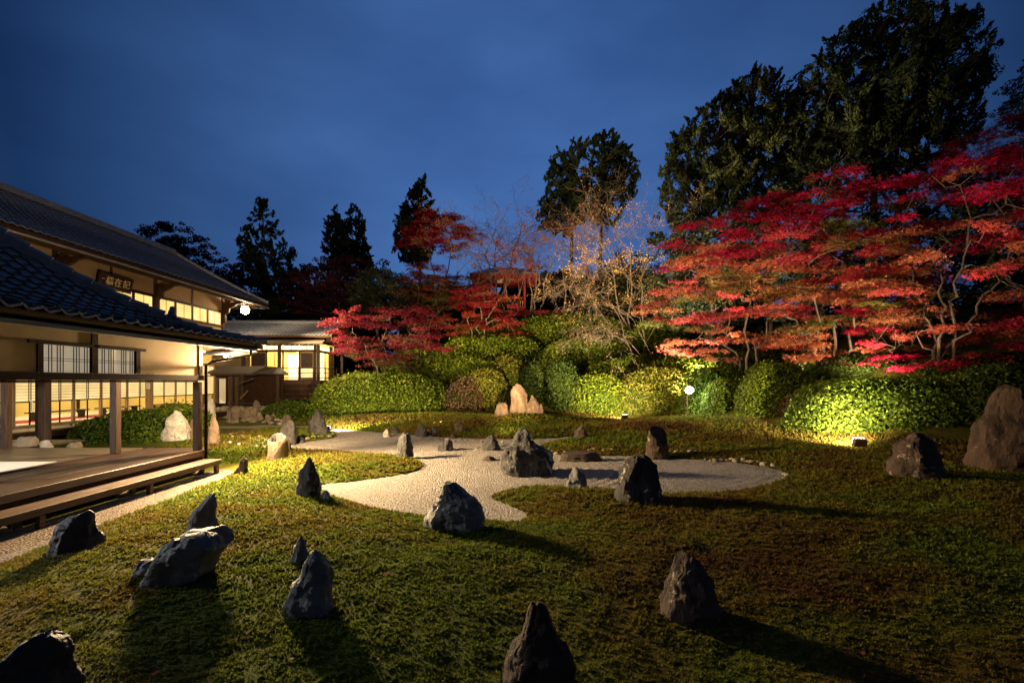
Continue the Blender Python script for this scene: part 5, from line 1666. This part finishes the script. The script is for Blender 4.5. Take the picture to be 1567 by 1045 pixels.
clump_tree('conifer_tree', ground_at(1330, 470, 30), Pz(1360, 30, 30), [(1340,14),(1400,20),(1470,35),(1485,80),(1512,105),(1490,150),(1480,205),(1460,250),(1380,290),(1290,300),(1230,280),(1205,230),(1205,170),(1230,110),(1260,75),(1290,45)], 30, 4.2, 900, 0.64, 140, CON, 'largest dark evergreen with a broad windswept crown against the sky', 8, 0.25, 1.0, 0.0, trunk_r=0.34, leafasp=0.36, plume=True,
           trunks=[(ground_at(1330, 470, 30), Pz(1350, 40, 30)), (ground_at(1340, 470, 30.4), Pz(1430, 70, 30.5)), (ground_at(1310, 470, 30.2), Pz(1255, 130, 30))])
clump_tree('conifer_tree', ground_at(1610, 470, 27), Pz(1620, 60, 27), [(1600,70),(1570,110),(1540,130),(1560,150),(1532,165),(1560,180),(1540,215),(1640,260),(1700,200),(1680,100),(1640,60)], 27, 2.5, 190, 0.5, 80, CON, 'dark layered evergreen cut off by the right edge of the view', 9, 0.18, 0.4)

# ---- dark trees behind the halls
MAR = ((0.034, 0.010, 0.014), (0.110, 0.026, 0.036))
DKG = ((0.012, 0.020, 0.008), (0.038, 0.050, 0.016))
clump_tree('maple_tree', ground_at(300, 470, 48), Pz(280, 380, 48), [(205,362),(228,362),(240,340),(262,350),(278,340),(292,355),(316,364),(332,386),(350,405),(395,440),(395,480),(300,480),(240,440),(215,385)], 48, 4, 230, 0.72, 110, MAR, 'dark maroon maple in silhouette above the two-storey roof', 20, 0.2, 0.45, cat='maple tree', mat='leaf', leafasp=.8)
clump_tree('maple_tree', ground_at(520, 500, 46), Pz(520, 420, 46), [(445,425),(480,400),(505,392),(545,392),(590,405),(605,440),(590,480),(545,500),(480,500),(430,470)], 46, 4, 230, 0.75, 95, MAR, 'wide dusky purple-red maple behind the tea room roof', 21, 0.2, 0.45, cat='maple tree', mat='leaf', leafasp=.8)
clump_tree('broadleaf_tree', ground_at(410, 500, 50), Pz(400, 430, 50), [(330,440),(350,420),(380,395),(420,410),(455,420),(480,470),(490,540),(480,600),(330,600)], 50, 3, 300, 0.8, 85, DKG, 'dark evergreen tree right behind the lamp on the hall corner', 22, 0.24, 0.7, cat='tree', leafasp=.7)
clump_tree('broadleaf_tree', ground_at(575, 500, 40), Pz(580, 430, 40), [(532,440),(550,420),(580,410),(615,418),(630,450),(625,480),(590,490),(545,480)], 40, 2.4, 130, 0.62, 100, ((0.030,0.040,0.022),(0.075,0.085,0.040)), 'grey-green round-headed tree above the left red maple', 23, 0.16, 0.75, cat='tree', leafasp=.7)
clump_tree('broadleaf_tree', ground_at(640, 480, 41), Pz(650, 430, 41), [(605,450),(640,425),(680,430),(700,460),(680,485),(630,480)], 41, 2.0, 90, 0.5, 100, ((0.045,0.055,0.018),(0.13,0.11,0.035)), 'yellow-green low tree between the grey-green tree and the small red maple', 24, 0.14, 0.7, cat='tree', leafasp=.7)
# dark evergreens that close the slope behind the right maples
for i, (pl, d, lab) in enumerate([
    ([(895,400),(960,385),(1010,400),(1030,470),(1000,520),(900,500),(880,450)], 40, 'dark evergreen behind the leafless arching branches'),
    ([(1000,330),(1100,320),(1180,330),(1200,450),(1150,540),(1010,540),(985,440)], 30.5, 'shadowy evergreen behind the left part of the red maples'),
    ([(1180,290),(1300,280),(1400,270),(1420,420),(1380,560),(1200,560),(1170,420)], 28.5, 'shadowy evergreen behind the middle of the red maples'),
    ([(1390,280),(1500,240),(1640,220),(1680,420),(1620,570),(1400,570),(1370,420)], 26.5, 'shadowy evergreen behind the right part of the red maples'),
    ([(650,430),(760,440),(800,470),(780,500),(690,500),(640,480)], 44, 'dark evergreen shrub left of the vermilion pavilion')]):
    clump_tree('broadleaf_tree', ground_at(np.mean([p[0] for p in pl]), 0, d), Pz(np.mean([p[0] for p in pl]), min(p[1] for p in pl) + 30, d), pl, d, 2.0, 170, 0.72, 75, DKG, lab, 30 + i, 0.19, 0.75, cat='tree', leafasp=.7)

# a dark wood closes the view behind the halls and the maples
for i, (pl, d, n, tone, lab) in enumerate([
    ([(330,450),(400,430),(470,440),(500,480),(520,560),(520,640),(330,640)], 58, 260, DKG, 'dark wooded bank right behind the tea room'),
    ([(470,440),(560,430),(640,450),(650,560),(640,620),(500,620)], 54, 260, MAR, 'dark wooded bank between the tea room and the pinkish-red maple'),
    ([(600,440),(700,440),(780,460),(790,520),(620,560)], 50, 200, DKG, 'dark tree on the hill crest behind the small red maple'),
    ([(770,440),(800,415),(860,420),(900,440),(910,500),(780,500)], 56, 150, DKG, 'dark tree on the hill crest right behind the vermilion pavilion'),
    ([(880,430),(960,420),(1040,430),(1050,530),(890,520)], 46, 200, DKG, 'dark tree on the hill crest behind the golden young tree'),
    ([(1000,360),(1120,350),(1230,350),(1240,560),(1000,560)], 38, 250, DKG, 'dark tree mass behind the leftmost big maple'),
    ([(1200,330),(1330,320),(1440,320),(1450,580),(1200,580)], 35, 250, DKG, 'dark tree mass behind the orange-gold maple'),
    ([(1400,320),(1520,300),(1660,290),(1680,590),(1400,590)], 32, 250, DKG, 'dark tree mass behind the scarlet maple')]):
    um = float(np.mean([p[0] for p in pl]))
    clump_tree('broadleaf_tree', ground_at(um, 0, d), Pz(um, min(p[1] for p in pl) + 25, d), pl, d, 1.8, n, 0.023 * d, 60, tone, lab, 50 + i, 0.0095 * d, 0.8, cat='tree', leafasp=.8)

# ---- red maples
CR, RD, OR, GD, GN = (0.38, 0.007, 0.046), (0.46, 0.028, 0.055), (0.52, 0.17, 0.085), (0.46, 0.27, 0.07), (0.10, 0.12, 0.02)  # orange low in the crowns is partly hot lamplight put into leaf tint
maple(ground_at(1138, 0, 23.5), [tuple(Pz(1110, 470, 24)), tuple(Pz(1150, 420, 23)), tuple(Pz(1180, 470, 23))],
      [(985,490),(1000,462),(1035,430),(1022,372),(1060,338),(1130,308),(1185,285),(1235,320),(1262,400),(1255,480),(1225,540),(1180,556),(1110,560),(1095,548),(1030,536),(990,512)], 23.5, 2.3, 100, 0.66, 470, [OR, OR, RD, GN, OR, RD, CR, CR, CR], 'crimson and orange maple, lamplight painted into its low leaf colours, leftmost of the big floodlit maples', 1)
maple(ground_at(1275, 0, 21.5), [tuple(Pz(1240, 450, 21)), tuple(Pz(1290, 400, 22)), tuple(Pz(1330, 430, 21)), tuple(Pz(1200, 480, 21))],
      [(1190,360),(1215,310),(1260,275),(1330,262),(1385,300),(1410,400),(1425,480),(1400,540),(1320,562),(1240,556),(1165,552),(1155,500),(1185,420)], 21.5, 2.3, 90, 0.66, 450, [OR, OR, GN, OR, RD, GN, CR, CR], 'orange-gold and red maple, its orange partly lamplight put into the leaves, in the middle of the big floodlit maples', 2)
maple(ground_at(1435, 0, 19.5), [tuple(Pz(1440, 420, 19.5)), tuple(Pz(1480, 380, 19)), tuple(Pz(1390, 400, 20)), tuple(Pz(1530, 430, 19))],
      [(1330,330),(1370,280),(1420,250),(1465,235),(1510,255),(1567,210),(1650,240),(1670,400),(1630,540),(1560,530),(1485,556),(1400,562),(1305,552),(1330,450)], 19.5, 2.5, 96, 0.66, 430, [CR, RD, GN, RD, OR, CR, CR, CR], 'scarlet maple at the right with a thick leaning brown trunk', 3, bark='bark')
maple(ground_at(1570, 0, 24), [tuple(Pz(1540, 300, 24)), tuple(Pz(1600, 280, 24))],
      [(1430,250),(1480,205),(1530,180),(1567,165),(1660,160),(1680,310),(1560,330),(1450,310)], 24, 2.0, 60, 0.75, 380, [(0.16,0.006,0.014), (0.09,0.004,0.009), (0.05,0.003,0.006)], 'dusky crimson maple high behind the scarlet one at the right edge', 4, bark='bark')
maple(ground_at(592, 0, 29.5), [tuple(Pz(560, 530, 29)), tuple(Pz(620, 520, 29.5)), tuple(Pz(590, 500, 30))],
      [(506,505),(525,478),(575,466),(620,468),(650,470),(684,492),(676,530),(645,545),(612,562),(590,582),(562,556),(520,528)], 29.2, 1.8, 80, 0.55, 300, [(0.09,0.07,0.02), (0.19,0.05,0.04), (0.22,0.025,0.04), (0.16,0.012,0.025)], 'pinkish-red maple spreading beside the tea room', 5, lsize=0.10)
maple(ground_at(733, 0, 35.5), [tuple(Pz(715, 490, 35)), tuple(Pz(750, 480, 35.5)), tuple(Pz(735, 470, 36))],
      [(655,478),(690,445),(740,432),(790,450),(810,485),(790,512),(745,515),(690,512),(660,500)], 35.5, 1.8, 56, 0.55, 230, [(0.26,0.05,0.02), (0.22,0.02,0.02), (0.16,0.008,0.015)], 'small red maple with a pale forked trunk on the slope below the pavilion', 6, lsize=0.11)
maple(ground_at(672, 0, 45), [tuple(Pz(660, 390, 45)), tuple(Pz(690, 370, 45))],
      [(622,372),(635,335),(655,316),(672,328),(692,322),(716,335),(726,365),(700,385),(640,385)], 45, 2.0, 55, 0.7, 220, [(0.26,0.008,0.02), (0.28,0.01,0.02), (0.25,0.01,0.02)], 'crimson treetop in front of the broad pointed cedar', 7, lsize=0.15, bark='bark')
maple(ground_at(650, 0, 39.5), [tuple(Pz(640, 440, 39.5)), tuple(Pz(670, 430, 39.5))],
      [(600,470),(612,420),(640,400),(690,405),(720,430),(715,465),(670,475)], 39.5, 1.6, 56, 0.5, 170, [(0.15,0.045,0.022), (0.17,0.04,0.022), (0.15,0.022,0.022)], 'rust-brown thinning maple above the pinkish-red one', 8, lsize=0.12)

# ---- leafless cherries with a few hanging leaves
def bare_tree(base, tips, label, seed, r0=0.11, lev=4, leaves=0, lcol=(0.40, 0.16, 0.07), bark='bark_pale', spread=0.6, droop=0.0, twig=0.012, name='cherry_tree', cat='cherry tree', lsize=0.10):
    r = rng(seed + 6000)
    base = np.array(base, float)
    root = tree_root(name, Vector(base), label, cat)
    mb = MB(); ends = []
    def grow(p, d, L, rad, k):
        n = 4 if k > 1 else 3
        pts = [p]; q = p.copy(); dd = d.copy()
        for i in range(n):
            dd = dd + r.normal(0, 0.16, 3) + np.array([0, 0, 0.05 - droop * (lev - k) * 0.12]); dd /= np.linalg.norm(dd)
            q = q + dd * L / n; pts.append(q.copy())
        mb.tube(pts, [rad + (max(rad * 0.55, 0.004) - rad) * i / n for i in range(n + 1)], 5 if k >= lev - 1 else 3, cap=False)
        ends.extend(pts[1:] if k <= 1 else [])
        if k == 0: return
        m = 3 if k >= 2 else 4
        for i in range(m):
            j = pts[r.randint(max(1, n - 2), n + 1)] if i else pts[-1]
            nd = dd * np.array([1, 1, 0.72]) + r.normal(0, spread, 3) * np.array([1.25, 1.0, 0.6]); nd /= np.linalg.norm(nd)
            grow(j, nd, L * r.uniform(0.5, 0.78), max(rad * r.uniform(0.42, 0.6), twig * 0.5), k - 1)
    for t in tips:
        t = np.array(t, float)
        pts = limb(mb, base, t, r0, r0 * 0.5, r, 0.04, 6, 6, 0.07)
        d = t - np.array(pts[-3]); d /= np.linalg.norm(d)
        L = np.linalg.norm(t - base) * 0.42
        for i in range(3):
            nd = d * np.array([1, 1, .6]) + r.normal(0, spread, 3) * np.array([1.4, 1.0, 0.5]); nd /= np.linalg.norm(nd)
            grow(np.array(pts[-1 - i]), nd, L, r0 * 0.45, lev - 1)
    tag(mb.build('branches', M[bark], root, smooth=True), kind='stuff')
    if leaves:
        E = np.array(ends); k = r.randint(0, len(E), leaves)
        C = E[k] + r.normal(0, 0.09, (leaves, 3)) - base
        t = np.array(lcol) * r.uniform(0.5, 1.5, (leaves, 1)) * (1 + r.normal(0, .12, (leaves, 3)))
        V, T = leaf_quads(C, r.normal(0, 1, (leaves, 3)), lsize * r.uniform(0.6, 1.3, leaves), np.clip(t, 0.003, 1), r, 0.6)
        link('crown', mesh_np('crown', V, np.arange(len(V)), 4, M['leaf'], tint=T), root)
    return root
bare_tree(ground_at(760, 0, 42), [tuple(Pz(742, 390, 42)), tuple(Pz(785, 385, 42.5)), tuple(Pz(760, 370, 43))], 'bare grey cherry with a wide fan of twigs left of the pavilion', 1, 0.11, 5, 500, bark='bark', spread=.62)
bare_tree(ground_at(716, 0, 40), [tuple(Pz(700, 410, 40)), tuple(Pz(735, 415, 40))], 'small bare cherry with pinkish twigs above the small red maple', 2, 0.08, 5, 1800, (0.30, .10, .06), lsize=.12)
bare_tree(ground_at(812, 0, 41.5), [tuple(Pz(825, 420, 41.5)), tuple(Pz(850, 400, 42)), tuple(Pz(815, 400, 42))], 'thin pale leaning cherry with russet leaves before the pavilion roof', 3, 0.08, 5, 3200, (0.30, .11, .055), lsize=.13)
bare_tree(ground_at(782, 0, 41), [tuple(Pz(775, 425, 41)), tuple(Pz(800, 430, 41)), tuple(Pz(760, 440, 41))], 'russet-leaved thin tree standing right in front of the vermilion pavilion', 8, 0.07, 4, 2600, (0.26, .07, .04), lsize=.15)
bare_tree(ground_at(868, 0, 41.0), [tuple(Pz(880, 410, 41)), tuple(Pz(895, 430, 41)), tuple(Pz(860, 395, 41))], 'slender pale cherry with russet leaves at the end of the red stage', 4, 0.08, 5, 3200, (0.32, .14, .065), lsize=.13)
bare_tree(ground_at(968, 0, 38), [tuple(Pz(935, 405, 35)), tuple(Pz(965, 385, 35.5)), tuple(Pz(990, 400, 35))], 'tall pale bare cherry between the pavilion and the red maples', 5, 0.085, 5, 1200, (0.40, .18, .09), spread=.6)
bare_tree(ground_at(990, 0, 33.5), [tuple(Pz(935, 465, 33)), tuple(Pz(960, 430, 33.5)), tuple(Pz(1000, 430, 33.5))], 'young tree with golden leaves left of the red maples', 6, 0.04, 5, 3600, (0.50, .30, .09), spread=.55)
bare_tree(ground_at(1025, 0, 31), [tuple(Pz(925, 500, 30.5)), tuple(Pz(945, 515, 31)), tuple(Pz(960, 480, 30.5))], 'weeping cherry with bare arching branches hanging over the hedges', 7, 0.035, 5, 250, (0.4, .2, .1), spread=.45, droop=.35)
# ------------------------------------------------------------------ lamps
WARM = (1.0, 0.70, 0.36); WARM2 = (1.0, 0.78, 0.48); COOL = (0.92, 0.96, 1.0)
def spot(parent, loc, target, power, col, cone=150, blend=0.6, rad=0.06, name='lamp_light'):
    l = bpy.data.lights.new(name, 'SPOT'); l.energy = power; l.color = col; l.spot_size = R(cone); l.spot_blend = blend; l.shadow_soft_size = rad
    o = bpy.data.objects.new(name, l); COL.objects.link(o)
    loc = Vector(loc); d = (Vector(target) - loc).normalized()
    o.rotation_euler = d.to_track_quat('-Z', 'Y').to_euler()
    if parent is not None: o.parent = parent; o.location = loc - wloc(parent)
    else: o.location = loc
    return o
def point(parent, loc, power, col, rad=0.1, name='lamp_light'):
    l = bpy.data.lights.new(name, 'POINT'); l.energy = power; l.color = col; l.shadow_soft_size = rad
    o = bpy.data.objects.new(name, l); COL.objects.link(o)
    if parent is not None: o.parent = parent; o.location = Vector(loc) - wloc(parent)
    else: o.location = loc
    return o

def ground_flood(loc, target, power, col, label, cone=140, glow=30.0, s=1.0, power2=0, target2=None, blend=0.6):
    """small box floodlight on a yoke, standing on the ground, aimed at target"""
    loc = Vector(loc)
    t = thing('ground_floodlight', loc, label, 'floodlight')
    d = (Vector(target) - loc).normalized(); h = Vector((d.x, d.y, 0)).normalized(); sd = Vector((-h.y, h.x, 0))
    c = loc + Vector((0, 0, 0.16 * s))
    MB().beam(c - d * 0.06 * s, c + d * 0.05 * s, 0.22 * s, 0.15 * s).build('housing', M['lamp_metal'], t, bevel=0.01)
    MB().beam(c + d * 0.052 * s, c + d * 0.062 * s, 0.20 * s, 0.13 * s).build('lens', glow_mat('lens_glow', col, glow), t)
    y = MB()
    for k in (-1, 1): y.beam(c + sd * (k * 0.125 * s), loc + sd * (k * 0.125 * s), 0.015, 0.03)
    y.beam(loc - sd * 0.13 * s + Vector((0, 0, .012)), loc + sd * 0.13 * s + Vector((0, 0, .012)), 0.05, 0.02)
    y.build('yoke', M['lamp_metal'], t)
    spot(t, c + d * 0.10 * s, target, power, col, cone, blend)
    if power2: spot(t, c + d * 0.10 * s + Vector((0, 0, .02)), target2, power2, col, 100, blend)
    return t

# corner lamp of the two-storey hall (the brightest lamp)
lp = P(375, 475, 29.6)
cl = thing('corner_lamp', lp, 'bright round flood lamp under the eave corner of the two-storey hall', 'lamp')
MB().ball(lp, 0.25, 16, 12).build('globe', glow_mat('globe_glow', (1.0, 0.80, 0.48), 60.0), cl, smooth=True)
MB().tube([lp + Vector((0, 0, 0.30)), lp + Vector((0, 0, 0.46))], 0.06, 8).build('stem', M['lamp_metal'], cl)
MB().tube([lp + Vector((0, 0, 0.42)), lp + Vector((-.6, -.3, 0.5)), Vector((-18.15, 28.9, lp.z + .35))], 0.035, 6).build('arm', M['lamp_metal'], cl)
MB().tube([lp + Vector((0, 0, .42)), lp + Vector((0, 0, .34)), lp + Vector((0, 0, .27))], [.06, .16, .24], 14).build('hood', M['lamp_metal'], cl)
spot(cl, lp + Vector((0.42, -0.18, -0.05)), lp + Vector((10, -0.9, -1.1)), 22000, WARM, 78, 1.0, 0.2)
point(cl, lp + Vector((0.30, -0.34, -0.05)), 110, WARM, 0.1)
# lamp under the near eave corner
np2 = Vector((-7.56, 12.02, 3.02))
cn = thing('eave_lamp', np2, 'flood lamp hidden under the near hall eave corner, lighting wall and moss', 'lamp')
MB().tube([np2 + Vector((0, 0, 0.02)), np2 + Vector((0, 0, 0.18))], 0.05, 8).build('stem', M['lamp_metal'], cn)
MB().ball(np2 - Vector((0, 0, .03)), 0.055, 10, 8).build('bulb', glow_mat('bulb_glow', (1.0, 0.80, 0.48), 40.0), cn, smooth=True)
spot(cn, np2 + Vector((0.12, 0.0, -0.12)), np2 + Vector((6, -2.6, -2.7)), 7200, WARM, 156, 0.75, 0.42)
point(cn, np2 + Vector((0.05, 0.16, -0.14)), 800, WARM, 0.05)

spot(cn, np2 + Vector((0.06, 0.14, -0.14)), np2 + Vector((-1.6, 8, -1.9)), 3200, WARM, 96, 0.8, 0.1)
# ground floodlights that show
x, d, g = hit(1315, 689)
ground_flood((x, d, g), (x + 0.9, d + 5, g + 2.8), 3000, WARM2, 'small lit ground floodlight on the moss before the longest right hedge', 128, 60, 1.5, blend=1.0)
x, d, g = hit(956, 644)
ground_flood((x, d, g), (x + 0.3, d + 9, g + 4.6), 6500, WARM2, 'small lit ground floodlight on the mound right of the stone triad', 96, 40, 1.3, blend=1.0)
wp = P(1055, 597, 22.8)
wf_ = thing('hedge_floodlight', wp, 'white glaring floodlight on a stake in the hedge, facing the garden', 'floodlight')
MB().box(wp.x-.16, wp.x+.16, wp.y+.01, wp.y+.12, wp.z-.13, wp.z+.13).build('housing', M['lamp_metal'], wf_, bevel=.01)
MB().ball(wp, 0.20, 14, 10, (1, .35, .9)).build('lens', glow_mat('cool_glow', COOL, 60), wf_, smooth=True)
MB().tube([wp + Vector((0, .30, -.13)), Vector((wp.x, wp.y+.30, g1(wp.x, wp.y+.30)-.1))], 0.02, 6).build('stake', M['lamp_metal'], wf_)
point(wf_, wp + Vector((0, -0.22, 0.02)), 130, COOL, 0.1)
# floodlights hidden behind stones
def behind(u, v, off, target, power, col, label, cone=140, **k):
    X, d, g = hit(u, v)
    return ground_flood((X, d + off, max(g, 0.0)), target, power, col, label, cone, 20, **k)
behind(752, 689, 0.85, (1.0, 29, 7.0), 15000, WARM, 'ground floodlight hidden behind the squat black gravel stone, lighting the pale stones', 62, blend=1.0)
behind(488, 664, 0.9, (-7.0, 28, 3.6), 3200, WARM2, 'ground floodlight hidden behind the black arched stone, lighting the front hedge', 95)
behind(645, 667, 3.2, (-0.2, 33, 7.0), 16000, WARM, 'ground floodlight hidden behind the dark arched shore stone, lighting the slope', 92, blend=1.0)
X, d = (880 - CX) / F * 37.0, 37.0
ground_flood((X, 40.6, g1(X, 40.6)), (2.2, 44, 12.5), 380, WARM, 'floodlight between the hillside hedges, lighting pavilion and cherries', 140)
X = (1090 - CX) / F * 22.4
ground_flood((X, 26.1, g1(X, 26.1)), (X + 2.0, 24.5, 7), 7500, WARM2, 'floodlight hidden in the hedge under the leftmost big maple', 140)
X = (1085 - CX) / F * 26.5
ground_flood((X, 27.4, g1(X, 27.4)), tuple(P(1105, 235, 32.5)), 6500, (1.0, .82, .5), 'floodlight hidden behind the upper hedge, aimed at the olive-tinged cypress', 70)
X = (1240 - CX) / F * 21.6
ground_flood((X, 22.3, g1(X, 22.3)), (X + 0.3, 22.0, 7), 2400, WARM2, 'floodlight hidden behind the tall round bush, under the orange-gold maple', 140, blend=1.0)
X = (1375 - CX) / F * 18.0
ground_flood((X, 18.7, g1(X, 18.7)), (X + 0.8, 20.5, 7), 800, WARM2, 'floodlight hidden behind the longest right hedge under the scarlet maple', 150)
# room lamps
for (x, y, z, p) in ((-21.5, 16, 4.1, 260), (-21.5, 20.5, 4.1, 260), (-21.5, 25, 4.1, 260), (-16.5, 33.8, 4.9, 480)):
    lab = {16: 'ceiling lamp in the near end of the two-storey hall', 20.5: 'ceiling lamp in the middle of the two-storey hall', 25: 'ceiling lamp in the far end of the two-storey hall', 33.8: 'ceiling lamp in the tea room'}[y]
    t = thing('room_lamp', (x, y, z), lab, 'lamp', 'ceiling lamps inside the lit rooms')
    MB().ball((x, y, z + 0.16), 0.14, 10, 6, (1, 1, .35)).build('shade', glow_mat('room_glow', (1, .82, .5), 6), t, smooth=True)
    point(t, (x, y, z), p, (1.0, 0.80, 0.42), 0.15)
t = thing('room_lamp', (-12, 5.6, 2.95), 'cool white ceiling lamp inside the open near hall', 'lamp')
MB().box(-12.4, -11.6, 5.5, 5.7, 2.99, 3.04).build('shade', glow_mat('hall_glow', (.9, .95, 1), 6), t)
point(t, (-12, 5.6, 2.85), 800, (0.95, 0.97, 1.0), 0.2)
